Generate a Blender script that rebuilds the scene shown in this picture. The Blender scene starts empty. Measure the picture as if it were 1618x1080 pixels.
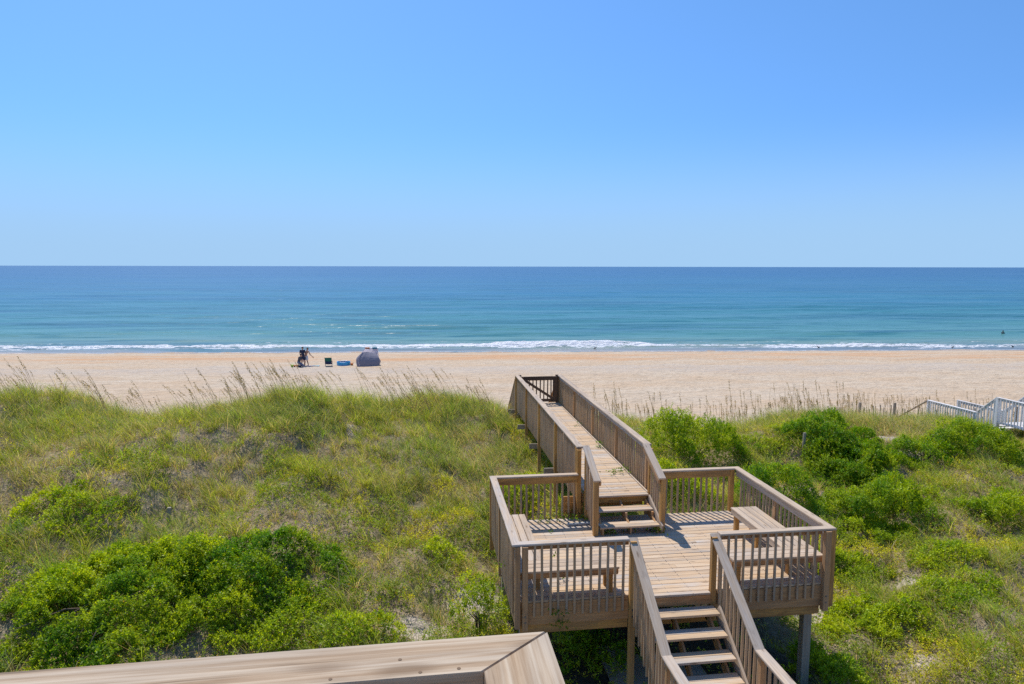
import bpy, math, random
import numpy as np
from mathutils import Matrix, Vector

random.seed(7)
rng = np.random.default_rng(11)
R = math.radians
sc = bpy.context.scene
col = sc.collection

# ------------------------------------------------------------------ camera
CAMZ = 10.0
FPX, PCX, PCY = 1079.0, 809.0, 540.0            # photograph pixels (1618 x 1080)
pitch = math.atan((PCY - 420.5) / FPX)
roll = math.atan(3.0 / 1618)
yaw = R(7.567)
fw = np.array([math.sin(yaw) * math.cos(pitch), math.cos(yaw) * math.cos(pitch), -math.sin(pitch)])
rt = np.array([math.cos(yaw), -math.sin(yaw), 0.0])
up = np.cross(rt, fw)
c_, s_ = math.cos(roll), math.sin(roll)
rt, up = c_ * rt + s_ * up, -s_ * rt + c_ * up
cam = bpy.data.cameras.new('camera')
cam.sensor_width = 36.0
cam.lens = FPX / 1618 * 36
cam.clip_start = 0.05
cam.clip_end = 120000
camo = bpy.data.objects.new('camera', cam)
camo.matrix_world = Matrix(((rt[0], up[0], -fw[0], 0), (rt[1], up[1], -fw[1], 0), (rt[2], up[2], -fw[2], CAMZ), (0, 0, 0, 1)))
col.objects.link(camo)
sc.camera = camo

# ------------------------------------------------------------------ light
SUN = np.array([-0.22, 0.68, 1.0]); SUN /= np.linalg.norm(SUN)     # towards the sun
sun_el = math.asin(SUN[2]); sun_az = math.atan2(SUN[0], SUN[1])
world = bpy.data.worlds.new("World"); sc.world = world
world.use_nodes = True
wn = world.node_tree; wn.nodes.clear()
wo = wn.nodes.new('ShaderNodeOutputWorld'); wb = wn.nodes.new('ShaderNodeBackground')
sky = wn.nodes.new('ShaderNodeTexSky'); sky.sky_type = 'NISHITA'; sky.sun_disc = False
sky.sun_elevation = sun_el; sky.sun_rotation = sun_az
sky.altitude = 0; sky.air_density = 1.0; sky.dust_density = 0.15; sky.ozone_density = 7.0
wb.inputs['Strength'].default_value = 0.125
wtc = wn.nodes.new('ShaderNodeTexCoord'); wva = wn.nodes.new('ShaderNodeVectorMath'); wva.operation = 'ADD'; wva.inputs[1].default_value = (0, 0, .18)
wvn = wn.nodes.new('ShaderNodeVectorMath'); wvn.operation = 'NORMALIZE'
wn.links.new(wtc.outputs['Generated'], wva.inputs[0]); wn.links.new(wva.outputs[0], wvn.inputs[0]); wn.links.new(wvn.outputs[0], sky.inputs[0])
wti = wn.nodes.new('ShaderNodeMix'); wti.data_type = 'RGBA'; wti.blend_type = 'MULTIPLY'; wti.inputs[0].default_value = 1; wti.inputs[7].default_value = (.99, 1.30, 1.46, 1)
wn.links.new(sky.outputs[0], wti.inputs[6])
wsx = wn.nodes.new('ShaderNodeSeparateXYZ'); wn.links.new(wtc.outputs['Generated'], wsx.inputs[0])
wmr = wn.nodes.new('ShaderNodeMapRange'); wmr.inputs[1].default_value = 0; wmr.inputs[2].default_value = .22; wmr.inputs[3].default_value = 1; wmr.inputs[4].default_value = 0; wmr.interpolation_type = 'SMOOTHERSTEP'
wn.links.new(wsx.outputs[2], wmr.inputs[0])
whz = wn.nodes.new('ShaderNodeMix'); whz.data_type = 'RGBA'; whz.inputs[7].default_value = (3.0, 4.9, 7.2, 1)      # pale sea haze low in the sky
wn.links.new(wmr.outputs[0], whz.inputs[0]); wn.links.new(wti.outputs[2], whz.inputs[6])
wn.links.new(whz.outputs[2], wb.inputs['Color']); wn.links.new(wb.outputs[0], wo.inputs[0])
sl = bpy.data.lights.new('sun', 'SUN'); sl.energy = 4.6; sl.angle = R(0.5); sl.color = (1.0, 0.94, 0.86)
so = bpy.data.objects.new('sun', sl); so.location = (0, 0, 60)
so.rotation_euler = Vector(SUN).to_track_quat('Z', 'Y').to_euler()
col.objects.link(so)
sc.view_settings.view_transform = 'Standard'; sc.view_settings.look = 'None'
sc.view_settings.gamma = 1.0; sc.view_settings.exposure = 0.0
sc.render.engine = "CYCLES"; sc.cycles.use_denoising = False
sc.cycles.sample_clamp_direct = 5; sc.cycles.max_bounces = 6; sc.cycles.diffuse_bounces = 3; sc.cycles.transmission_bounces = 4; sc.cycles.transparent_max_bounces = 4

# ------------------------------------------------------------------ noise and terrain
def _hash(ix, iy, s):
    n = (ix.astype(np.int64) * 374761393 + iy.astype(np.int64) * 668265263 + s * 1274126177) & 0x7fffffff
    n = ((n ^ (n >> 13)) * 1274126177) & 0x7fffffff
    return ((n ^ (n >> 16)) & 0xffff) / 65535.0
def vnoise(x, y, s=0):
    x = np.asarray(x, float); y = np.asarray(y, float)
    ix = np.floor(x); iy = np.floor(y); fx = x - ix; fy = y - iy
    fx = fx * fx * (3 - 2 * fx); fy = fy * fy * (3 - 2 * fy)
    a = _hash(ix, iy, s); b = _hash(ix + 1, iy, s); c = _hash(ix, iy + 1, s); d = _hash(ix + 1, iy + 1, s)
    return (a * (1 - fx) + b * fx) * (1 - fy) + (c * (1 - fx) + d * fx) * fy
def fbm(x, y, s=0, o=4):
    t = 0; a = 0.5; n = 0
    for i in range(o):
        t = t + a * vnoise(x * 2 ** i + 17.3 * i, y * 2 ** i - 9.1 * i, s + i * 7); n += a; a *= 0.5
    return t / n
def sstep(a, b, x):
    t = np.clip((x - a) / (b - a), 0, 1); return t * t * (3 - 2 * t)
CX_ = [-60, -20, -13.5, -10.5, -8, -6.2, -3.6, -1, 1, 3, 6, 9, 12.6, 16, 18.5, 21, 23, 30, 60]
CZ_ = [4.9, 5.2, 5.5, 5.3, 5.3, 5.35, 5.25, 4.85, 4.85, 4.55, 4.2, 3.95, 4.15, 4.15, 3.95, 3.6, 3.4, 3.2, 3.6]
def shore(x, y):            # metres landward (+) of the mean waterline
    return (81.0 - 0.088 * x) - y
def terrain(x, y):
    x = np.asarray(x, float); y = np.asarray(y, float)
    cz = np.interp(x, CX_, CZ_)
    yc = 23.6 + 0.8 * np.sin(x * 0.35 + 1) + 0.5 * np.sin(x * 0.9)
    yy = y - (yc - 24)
    k = np.interp(yy, [-40, 0, 5, 8, 11, 14, 17, 20, 22.5, 24, 25.5, 27.5, 30, 34, 38], [0, 0, .02, .1, .22, .38, .56, .80, .96, 1.0, .86, .56, .3, .1, 0])
    lo = 2.3
    z = np.where(yy < 24, lo + (cz - lo) * k, 1.7 + (cz - 1.7) * k)
    sh = shore(x, y)
    beach = np.interp(sh, [-60, -25, -8, 0, 4, 12, 22, 45], [-3.2, -1.8, -.6, 0, .3, .85, 1.2, 1.75])
    z = np.where(yy > 24, np.maximum(z - 1.7, 0) + beach, z)
    m = sstep(2, 8, y) * (1 - sstep(26, 31, y))
    z = z + m * ((fbm(x * .22, y * .22, 3) - .5) * 1.0 + (fbm(x * .85, y * .85, 9) - .5) * .75)
    # hollow with a bare sand gully on the right of the deck
    z = z - .75 * np.exp(-(((x - 12.2) / 1.7) ** 2 + ((y - 18.0) / 2.6) ** 2)) * m
    z = z + .55 * np.exp(-(((x - 8.2) / 2.2) ** 2 + ((y - 27.0) / 1.3) ** 2))
    # keep the ground clear of the stair and below the decks
    d = np.maximum(np.maximum(1.2 - x, x - 7.1), np.maximum(7.0 - y, y - 14.1))
    lim = 2.62 + sstep(10.5, 14, y) * 1.2 + np.maximum(d, 0) * 1.2
    z = np.minimum(z, lim)
    dw = np.maximum(np.abs(x - 4.08) - .9, 0); inw = (y > 13.5) & (y < 24.2)
    z = np.where(inw, np.minimum(z, 4.45 + dw * .8), z)
    z = z + np.where(sh > 1, (fbm(x * .5, y * .5, 21) - .5) * .12 + (fbm(x * 1.9, y * 1.9, 31) - .5) * .05, 0) * (y > 26)
    z = np.where(y < 2, 2.3, z)
    return z
def inv(px, py, z):
    d = fw + rt * (px - PCX) / FPX - up * (py - PCY) / FPX
    return np.array([0, 0, CAMZ]) + d * (z - CAMZ) / d[2]
def gpt(px, py, t0=5.0):     # where the sight line through a photo pixel meets the ground
    d = fw + rt * (px - PCX) / FPX - up * (py - PCY) / FPX
    ts = np.arange(t0, 140, .05)
    P = np.array([0, 0, CAMZ])[None] + d[None] * ts[:, None]
    h = terrain(P[:, 0], P[:, 1]); i = np.argmax(P[:, 2] < h)
    return P[i]
def sandmask(x, y):          # bare sand among the dune plants, 0..1
    m = sstep(.74, .82, fbm(x * .42 + 5, y * .42, 41)) * .6
    for cx, cy, rx, ry in ((8.4, 27.2, 2.6, 1.5), (7.7, 24.9, 1.7, .8), (12.0, 18.4, .55, 1.5), (1.0, 13.6, .9, .8), (-.2, 12.6, .8, .6), (9.4, 11.2, .55, .4), (8.2, 13.2, .7, 1.2),
                           (12.8, 11.2, .8, .6), (11.0, 13.8, .5, .3), (16.3, 20.5, .8, .6), (13.4, 21.2, .5, .5), (22.5, 28.5, 2.5, 1.5), (27, 27.5, 3, 1.3)):
        m = np.maximum(m, 1.15 * np.exp(-(((x - cx) / rx) ** 2 + ((y - cy) / ry) ** 2)) - .32 + (fbm(x * 2.3, y * 2.3, 5) - .5) * 1.0)
    e = sstep(26.0, 28.5, y + (fbm(x * .5, y * .5, 77) - .5) * 3)
    return np.clip(np.maximum(m, e), 0, 1)

# ------------------------------------------------------------------ helpers
def tag(o, label=None, cat=None, group=None, kind=None):
    if label: o['label'] = label
    if cat: o['category'] = cat
    if group: o['group'] = group
    if kind: o['kind'] = kind
    return o
def empty(name, loc, label=None, cat=None, group=None):
    o = bpy.data.objects.new(name, None); o.location = loc; o.empty_display_size = .2
    col.objects.link(o); tag(o, label, cat, group)
    return o
def link(o, parent=None):
    col.objects.link(o)
    if parent is not None:
        o.parent = parent
        o.matrix_parent_inverse = Matrix.Translation(-parent_world(parent))
    return o
def parent_world(p):
    v = Vector((0, 0, 0))
    q = p
    while q is not None:
        v = v + (q.matrix_parent_inverse @ q.location if q.parent else q.location); q = q.parent
    return v
class MB:
    def __init__(s): s.v = []; s.f = []; s.gc = []; s.tn = []; s.mi = []; s.cur = 0
    def board(s, p0, p1, w, t, upv=(0, 0, 1), tone=None, ch=.004, m0=0, m1=0, warp=0):
        p0 = np.array(p0, float); p1 = np.array(p1, float)
        L = np.linalg.norm(p1 - p0); d = (p1 - p0) / L
        a = np.cross(d, np.array(upv, float)); a /= np.linalg.norm(a); b = np.cross(a, d)
        w2, t2 = w / 2, t / 2; ch = min(ch, w2 * .4, t2 * .4)
        prof = [(w2 - ch, -t2), (w2, -t2 + ch), (w2, t2 - ch), (w2 - ch, t2), (-w2 + ch, t2), (-w2, t2 - ch), (-w2, -t2 + ch), (-w2 + ch, -t2)]
        o = np.array([random.random() * 40, random.random() * 40, random.random() * 40])
        tn = random.random() if tone is None else tone + (random.random() - .5) * .25
        n = len(s.v)
        for e, l in ((0, 0.0), (1, L)):
            for (x, y) in prof:
                ll = l + (m0 if e == 0 else m1) * x
                s.v.append(p0 + d * ll + a * x + b * y); s.gc.append(o + np.array([ll, x, y])); s.tn.append(tn)
        k = 8
        for i in range(k):
            j = (i + 1) % k; s.f.append((n + i, n + j, n + k + j, n + k + i)); s.mi.append(s.cur)
        s.f.append(tuple(n + i for i in reversed(range(k)))); s.f.append(tuple(n + k + i for i in range(k))); s.mi += [s.cur, s.cur]
        return s
    def tube(s, pts, rad, seg=8, tone=.5, cap=True):
        pts = [np.array(p, float) for p in pts]
        if not hasattr(rad, '__len__'): rad = [rad] * len(pts)
        n = len(s.v)
        o = np.array([random.random() * 40] * 3)
        ref = np.array([0.13, .97, .21])
        for i, p in enumerate(pts):
            q0 = pts[max(i - 1, 0)]; q1 = pts[min(i + 1, len(pts) - 1)]
            d = q1 - q0; d /= (np.linalg.norm(d) + 1e-9)
            r_ = ref if abs(d.dot(ref)) < .95 else np.array([1., 0, 0])
            a = np.cross(d, r_); a /= np.linalg.norm(a); b = np.cross(d, a)
            for k in range(seg):
                th = 2 * math.pi * k / seg
                s.v.append(p + rad[i] * (math.cos(th) * a + math.sin(th) * b)); s.gc.append(o + np.array([i * .2, math.cos(th) * rad[i], math.sin(th) * rad[i]])); s.tn.append(tone)
        for i in range(len(pts) - 1):
            for k in range(seg):
                k2 = (k + 1) % seg
                s.f.append((n + i * seg + k, n + i * seg + k2, n + (i + 1) * seg + k2, n + (i + 1) * seg + k)); s.mi.append(s.cur)
        if cap:
            s.f.append(tuple(n + k for k in reversed(range(seg)))); s.f.append(tuple(n + (len(pts) - 1) * seg + k for k in range(seg))); s.mi += [s.cur, s.cur]
        return s
    def ell(s, c, r, seg=12, rings=8, rot=None, tone=.5):
        n = len(s.v); c = np.array(c, float)
        M = np.eye(3) if rot is None else rot
        for i in range(rings + 1):
            ph = math.pi * i / rings
            for k in range(seg):
                th = 2 * math.pi * k / seg
                q = np.array([r[0] * math.sin(ph) * math.cos(th), r[1] * math.sin(ph) * math.sin(th), r[2] * math.cos(ph)])
                s.v.append(c + M @ q); s.gc.append(q); s.tn.append(tone)
        for i in range(rings):
            for k in range(seg):
                k2 = (k + 1) % seg
                s.f.append((n + i * seg + k, n + (i + 1) * seg + k, n + (i + 1) * seg + k2, n + i * seg + k2)); s.mi.append(s.cur)
        return s
    def poly(s, pts, tone=.5):
        n = len(s.v)
        for p in pts: s.v.append(np.array(p, float)); s.gc.append(np.array(p, float)); s.tn.append(tone)
        s.f.append(tuple(range(n, n + len(pts)))); s.mi.append(s.cur); return s
    def mesh(s, name, mats):
        me = bpy.data.meshes.new(name)
        me.from_pydata([tuple(map(float, v)) for v in s.v], [], s.f)
        at = me.attributes.new('gc', 'FLOAT_VECTOR', 'POINT'); at.data.foreach_set('vector', np.array(s.gc, np.float32).ravel())
        at = me.attributes.new('tone', 'FLOAT', 'POINT'); at.data.foreach_set('value', np.array(s.tn, np.float32))
        for m in (mats if isinstance(mats, (list, tuple)) else [mats]): me.materials.append(m)
        if any(s.mi): me.polygons.foreach_set('material_index', s.mi)
        me.update(); return me
    def build(s, name, mats, parent=None, smooth=False):
        me = s.mesh(name, mats)
        if smooth: me.polygons.foreach_set('use_smooth', [True] * len(me.polygons))
        return link(bpy.data.objects.new(name, me), parent)

# ------------------------------------------------------------------ materials
def newmat(name):
    m = bpy.data.materials.new(name); m.use_nodes = True
    nt = m.node_tree; nt.nodes.clear()
    out = nt.nodes.new('ShaderNodeOutputMaterial')
    return m, nt, out
def N(nt, typ, **kw):
    n = nt.nodes.new(typ)
    for k, v in kw.items():
        if k == 'inp':
            for i, val in v.items(): n.inputs[i].default_value = val
        else: setattr(n, k, v)
    return n
def mixc(nt, fac, a, b, blend='MIX'):
    n = nt.nodes.new('ShaderNodeMix'); n.data_type = 'RGBA'; n.blend_type = blend
    for sck, v in ((n.inputs[0], fac), (n.inputs[6], a), (n.inputs[7], b)):
        if hasattr(v, 'is_output') or isinstance(v, bpy.types.NodeSocket): nt.links.new(v, sck)
        else: sck.default_value = (*v, 1) if isinstance(v, tuple) and len(v) == 3 else v
    return n.outputs[2]
def ramp(nt, src, lo, hi, a=0.0, b=1.0):
    n = N(nt, 'ShaderNodeMapRange'); n.interpolation_type = 'SMOOTHSTEP'
    n.inputs[1].default_value = lo; n.inputs[2].default_value = hi; n.inputs[3].default_value = a; n.inputs[4].default_value = b
    nt.links.new(src, n.inputs[0]); return n.outputs[0]
def math_(nt, op, a, b=None):
    n = N(nt, 'ShaderNodeMath', operation=op)
    for i, v in enumerate((a, b)):
        if v is None: continue
        if isinstance(v, bpy.types.NodeSocket): nt.links.new(v, n.inputs[i])
        else: n.inputs[i].default_value = v
    return n.outputs[0]
def noise(nt, vec, scale, detail=4, rough=.55, dist=0, mapping=None):
    if mapping:
        mp = N(nt, 'ShaderNodeMapping'); mp.inputs['Scale'].default_value = mapping; nt.links.new(vec, mp.inputs['Vector']); vec = mp.outputs[0]
    n = N(nt, 'ShaderNodeTexNoise'); n.inputs['Scale'].default_value = scale; n.inputs['Detail'].default_value = detail
    n.inputs['Roughness'].default_value = rough; n.inputs['Distortion'].default_value = dist
    nt.links.new(vec, n.inputs['Vector']); return n.outputs['Fac']
def bump(nt, h, strength, dist, normal=None):
    n = N(nt, 'ShaderNodeBump'); n.inputs['Strength'].default_value = strength; n.inputs['Distance'].default_value = dist
    nt.links.new(h, n.inputs['Height'])
    if normal is not None: nt.links.new(normal, n.inputs['Normal'])
    return n.outputs[0]

def wood(name, c1, c2, c3, rough=.82, knots=True, vary=.60, g=1.25):
    m, nt, out = newmat(name)
    gc = N(nt, 'ShaderNodeAttribute', attribute_name='gc').outputs['Vector']
    tn = N(nt, 'ShaderNodeAttribute', attribute_name='tone').outputs['Fac']
    base = mixc(nt, ramp(nt, tn, 0.15, .85), c1, c2)
    wh = N(nt, 'ShaderNodeTexWhiteNoise', noise_dimensions='1D'); nt.links.new(tn, wh.inputs['W'])
    base = mixc(nt, ramp(nt, wh.outputs['Value'], 0, 1, 0, vary), base, (.52, .47, .42), 'MULTIPLY')
    pn = N(nt, 'ShaderNodeMapping'); pn.inputs['Scale'].default_value = (.5, 1, 1); nt.links.new(gc, pn.inputs['Vector'])
    big = noise(nt, gc, 1.0, 3, .6, 0, (1.3, 9, 9))
    base = mixc(nt, ramp(nt, big, .36, .68), base, c3)
    gr = noise(nt, gc, 1.0, 5, .62, .35, (2.2, 85, 85))
    g2 = noise(nt, gc, 1.0, 3, .6, .8, (.9, 30, 30))
    base = mixc(nt, ramp(nt, gr, .30, .66, min(.50 * g, 1), 0), base, (.70, .62, .54), 'MULTIPLY')
    base = mixc(nt, ramp(nt, gr, .34 + .04 * (g - 1), .24, 0, .65), base, (.10, .075, .055))
    base = mixc(nt, ramp(nt, g2, .40, .60, 0, min(.35 * g, 1)), base, (.82, .74, .66), 'MULTIPLY')
    blot = noise(nt, gc, 1.0, 4, .6, 0, (3.5, 7, 7))
    base = mixc(nt, ramp(nt, blot, .56, .75, 0, .45), base, (.60, .56, .54), 'MULTIPLY')
    if knots:
        mp = N(nt, 'ShaderNodeMapping'); mp.inputs['Scale'].default_value = (2.1, 8, 8); nt.links.new(gc, mp.inputs['Vector'])
        vo = N(nt, 'ShaderNodeTexVoronoi'); vo.inputs['Scale'].default_value = 1.0; vo.inputs['Randomness'].default_value = 1
        nt.links.new(mp.outputs[0], vo.inputs['Vector'])
        base = mixc(nt, ramp(nt, vo.outputs['Distance'], .19, .05, 0, .65), base, (.16, .095, .05))
    b = N(nt, 'ShaderNodeBsdfPrincipled'); b.inputs['Roughness'].default_value = rough
    b.inputs['Specular IOR Level'].default_value = .25
    nt.links.new(base, b.inputs['Base Color'])
    nt.links.new(bump(nt, gr, .35, .004, bump(nt, big, .2, .01)), b.inputs['Normal'])
    nt.links.new(b.outputs[0], out.inputs[0]); return m
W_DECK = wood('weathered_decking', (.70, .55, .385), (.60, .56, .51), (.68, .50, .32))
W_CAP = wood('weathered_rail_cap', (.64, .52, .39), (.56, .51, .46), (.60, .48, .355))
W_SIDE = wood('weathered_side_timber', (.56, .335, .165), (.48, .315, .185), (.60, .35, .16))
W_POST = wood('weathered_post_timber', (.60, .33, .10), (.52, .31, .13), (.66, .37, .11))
W_GATE = wood('dark_gate_timber', (.17, .11, .075), (.15, .10, .075), (.20, .13, .085))
W_BAL = wood('grey_baluster_timber', (.54, .40, .265), (.47, .385, .29), (.58, .41, .245), knots=False)
W_OLD = wood('grey_driftwood', (.42, .375, .31), (.45, .40, .33), (.36, .32, .26), knots=False)
W_NEAR = wood('near_railing_timber', (.62, .495, .345), (.58, .475, .355), (.45, .37, .28), vary=.1, g=2.6)
W_WHITE = wood('white_painted_timber', (.86, .87, .88), (.84, .85, .87), (.88, .88, .88), knots=False)

def plain(name, c, rough=.6, spec=.4, noise_amt=.15, scale=8, metal=0, trans=0):
    m, nt, out = newmat(name)
    tc = N(nt, 'ShaderNodeTexCoord').outputs['Object']
    n = noise(nt, tc, scale, 4)
    cc = mixc(nt, ramp(nt, n, .3, .7, 0, noise_amt), c, tuple(x * .55 for x in c))
    b = N(nt, 'ShaderNodeBsdfPrincipled'); b.inputs['Roughness'].default_value = rough; b.inputs['Specular IOR Level'].default_value = spec; b.inputs['Metallic'].default_value = metal
    nt.links.new(cc, b.inputs['Base Color']); nt.links.new(bump(nt, n, .1, .01), b.inputs['Normal'])
    if trans:
        tr = N(nt, 'ShaderNodeBsdfTranslucent'); nt.links.new(cc, tr.inputs[0]); mx = N(nt, 'ShaderNodeMixShader'); mx.inputs[0].default_value = trans
        nt.links.new(b.outputs[0], mx.inputs[1]); nt.links.new(tr.outputs[0], mx.inputs[2]); nt.links.new(mx.outputs[0], out.inputs[0])
    else: nt.links.new(b.outputs[0], out.inputs[0])
    return m
STEEL = plain('bolt_steel', (.22, .22, .23), .4, .5, .3, 40, .8)
PVC = plain('grey_pipe_plastic', (.42, .42, .40), .5)

def foliage(name, trans=.42, gloss=.05, rough=.45):
    m, nt, out = newmat(name)
    ca = N(nt, 'ShaderNodeAttribute', attribute_name='col').outputs['Color']
    d = N(nt, 'ShaderNodeBsdfDiffuse'); nt.links.new(ca, d.inputs[0])
    t = N(nt, 'ShaderNodeBsdfTranslucent')
    tcx = mixc(nt, 1.0, ca, (1.35, 1.25, .55), 'MULTIPLY'); nt.links.new(tcx, t.inputs[0])
    mx = N(nt, 'ShaderNodeMixShader'); mx.inputs[0].default_value = trans
    nt.links.new(d.outputs[0], mx.inputs[1]); nt.links.new(t.outputs[0], mx.inputs[2])
    g = N(nt, 'ShaderNodeBsdfGlossy'); g.inputs['Roughness'].default_value = rough
    m2 = N(nt, 'ShaderNodeMixShader'); m2.inputs[0].default_value = gloss
    nt.links.new(mx.outputs[0], m2.inputs[1]); nt.links.new(g.outputs[0], m2.inputs[2]); nt.links.new(m2.outputs[0], out.inputs[0]); return m
M_GRASS = foliage('grass_blades', .50, .012, .5)
M_LEAF = foliage('shrub_leaves', .50, .018, .45)
M_OAT = foliage('sea_oat_straw', .45, .02, .5)
M_TWIG = plain('twig_bark', (.16, .12, .085), .9, .1, .4, 20)

# ------------------------------------------------------------------ ground
def graded(lo, hi, step, far, g=1.18):
    a = list(np.arange(lo, hi + 1e-6, step)); s = step; x = a[-1]
    while x < far: s *= g; x += s; a.append(x)
    s = step; x = a[0]; b = []
    while x > -far: s *= g; x -= s; b.append(x)
    return np.array(b[::-1] + a)
def grid_mesh(name, X, Y, Z, smooth=True):
    ny, nx = X.shape
    me = bpy.data.meshes.new(name)
    co = np.stack([X, Y, Z], -1).reshape(-1, 3).astype(np.float32)
    me.vertices.add(len(co)); me.vertices.foreach_set('co', co.ravel())
    i = np.arange(ny * nx).reshape(ny, nx)
    q = np.stack([i[:-1, :-1], i[:-1, 1:], i[1:, 1:], i[1:, :-1]], -1).reshape(-1, 4)
    me.loops.add(q.size); me.loops.foreach_set('vertex_index', q.ravel().astype(np.int32))
    me.polygons.add(len(q)); me.polygons.foreach_set('loop_start', np.arange(0, q.size, 4, dtype=np.int32)); 
    me.polygons.foreach_set('use_smooth', np.full(len(q), smooth))
    me.update(calc_edges=True); return me
def fattr(me, name, arr):
    a = me.attributes.new(name, 'FLOAT', 'POINT'); a.data.foreach_set('value', np.asarray(arr, np.float32).ravel())

gx = graded(-24, 34, .16, 6000, 1.12); gy0 = np.arange(2, 36, .16)
gy = np.concatenate([-np.array([6000, 2500, 1000, 400, 150, 60, 25, 10, 4, 0.0]) , gy0, np.arange(36, 92, .45), [95, 100, 108, 120, 140]])
GX, GY = np.meshgrid(gx, gy)
GZ = terrain(GX, GY)
me = grid_mesh('ground', GX, GY, GZ)
fattr(me, 'sand', np.where(GY > 2, sandmask(GX, GY), .3))
fattr(me, 'shore', shore(GX, GY))
fattr(me, 'deck_shade', sstep(.9, 1.9, GX) * sstep(7.2, 6.4, GX) * sstep(9.0, 9.8, GY) * sstep(14.4, 13.8, GY))  # mask over the deck footprint for the shade painted on the ground
m, nt, out = newmat('beach_sand_and_thatch')
geo = N(nt, 'ShaderNodeNewGeometry'); P = geo.outputs['Position']
sa = N(nt, 'ShaderNodeAttribute', attribute_name='sand').outputs['Fac']
shn = N(nt, 'ShaderNodeAttribute', attribute_name='shore').outputs['Fac']
n1 = noise(nt, P, 1.0, 5, .6, 0, (.16, .42, 1)); n2 = noise(nt, P, 1.6, 6, .7); n3 = noise(nt, P, 14, 4, .7); n4 = noise(nt, P, 1.0, 5, .65, 0, (.9, 2.2, 1))
sand = mixc(nt, ramp(nt, n1, .35, .65), (.57, .42, .275), (.59, .475, .345))
sand = mixc(nt, ramp(nt, n4, .50, .66, 0, .7), sand, (.46, .345, .225))
foot = noise(nt, P, 1.0, 3, .7, .4, (2.6, 3.4, 1))
sand = mixc(nt, ramp(nt, foot, .52, .62, 0, .5), sand, (.34, .255, .17))
sand = mixc(nt, ramp(nt, noise(nt, P, 1, 4, .7, 0, (.25, 2.4, 1)), .56, .66, 0, .35), sand, (.36, .28, .20))
shd = math_(nt, 'ADD', shn, math_(nt, 'MULTIPLY', math_(nt, 'SUBTRACT', n1, .5), 9.0))
# orange-tan band of coarse shell sand, grey wrack band, darker wet sand: real differences in the beach
def band(lo0, lo1, hi0, hi1, amt):
    return math_(nt, 'MULTIPLY', ramp(nt, shd, lo0, lo1), math_(nt, 'MULTIPLY', ramp(nt, shd, hi0, hi1, 1, 0), amt))
sand = mixc(nt, math_(nt, 'MULTIPLY', band(6.5, 9, 14.5, 17, .75), ramp(nt, noise(nt, P, 1, 4, .6, 0, (.05, .35, 1)), .42, .60, .1, 1)), sand, (.58, .31, .14))
sand = mixc(nt, math_(nt, 'MULTIPLY', band(19.5, 21, 24, 26.5, .6), ramp(nt, n4, .4, .6, .3, 1)), sand, (.47, .41, .35))
sand = mixc(nt, ramp(nt, shd, 5.2, 2.0, 0, .8), sand, (.37, .25, .165))
sand = mixc(nt, ramp(nt, n2, .58, .72, 0, .35), sand, (.38, .29, .21))
thatch = mixc(nt, ramp(nt, n2, .35, .65), (.25, .19, .115), (.36, .29, .19))
thatch = mixc(nt, ramp(nt, n3, .5, .7, 0, .7), thatch, (.15, .14, .05))
thatch = mixc(nt, ramp(nt, n3, .42, .3, 0, .6), thatch, (.46, .39, .29))
duns = mixc(nt, ramp(nt, n3, .45, .7, 0, .7), (.50, .425, .34), (.30, .25, .185))
sand = mixc(nt, ramp(nt, shn, 50, 54), sand, duns)
deck_shade = N(nt, 'ShaderNodeAttribute', attribute_name='deck_shade').outputs['Fac']
thatch = mixc(nt, deck_shade, thatch, (.055, .045, .03))  # under-deck shade put into the ground colour as a dark brown
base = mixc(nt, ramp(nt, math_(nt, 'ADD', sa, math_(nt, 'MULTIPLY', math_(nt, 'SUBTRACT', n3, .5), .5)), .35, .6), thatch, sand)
wetf = ramp(nt, shd, 2.6, .8)
b = N(nt, 'ShaderNodeBsdfPrincipled'); nt.links.new(base, b.inputs['Base Color'])
nt.links.new(math_(nt, 'SUBTRACT', .95, math_(nt, 'MULTIPLY', wetf, .7)), b.inputs['Roughness']); b.inputs['Specular IOR Level'].default_value = .3
bn = bump(nt, n3, .5, .03, bump(nt, foot, .9, .10, bump(nt, n2, .8, .14, bump(nt, n4, .6, .25))))
nt.links.new(bn, b.inputs['Normal']); nt.links.new(b.outputs[0], out.inputs[0])
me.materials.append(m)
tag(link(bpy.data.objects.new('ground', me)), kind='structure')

# ------------------------------------------------------------------ sea
ssea = np.concatenate([np.arange(-7, 14, .14), np.arange(14, 60, .4)])
s = .4; x = ssea[-1]; ex = []
while x < 45000: s *= 1.05; x += s; ex.append(x)
ssea = np.concatenate([ssea, ex])
U = np.concatenate([np.linspace(-1, -.5, 30, endpoint=False), np.linspace(-.5, .62, 900), np.linspace(.62, 1, 30)[1:]])
SS, UU = np.meshgrid(ssea, U, indexing='ij')
XX = UU * (150 + 1.9 * np.maximum(SS, 0)) + 8
YY = (81.0 - .088 * XX * (1 / (1 + np.maximum(SS, 0) / 400))) + SS
near = 1 - sstep(150, 400, SS)
def surf(X, S):
    w = (fbm(X * .035, S * 0 + 3, 5, 3) - .5)
    line = 5.2 + w * 4.0                                # breaker line
    amp = .10 + .36 * sstep(.40, .66, fbm(X * .05 + 9, X * 0, 8, 3))
    tt = S - line
    amp = amp * np.interp(X, [-60, -25, -8, 6, 18, 28, 31, 34, 50, 58, 75], [.5, .5, .6, .9, 1.15, 1.25, .5, .9, .8, .5, .3])
    ridge = amp * np.where(tt > 0, np.exp(-(tt / 2.3) ** 2), np.exp(-(tt / .9) ** 2))
    return line, amp, ridge, tt
line, amp, ridge, tt = surf(XX, SS)
swash = (fbm(XX * .06, XX * 0 + 1.7, 15, 3) - .5) * 4.2
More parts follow.
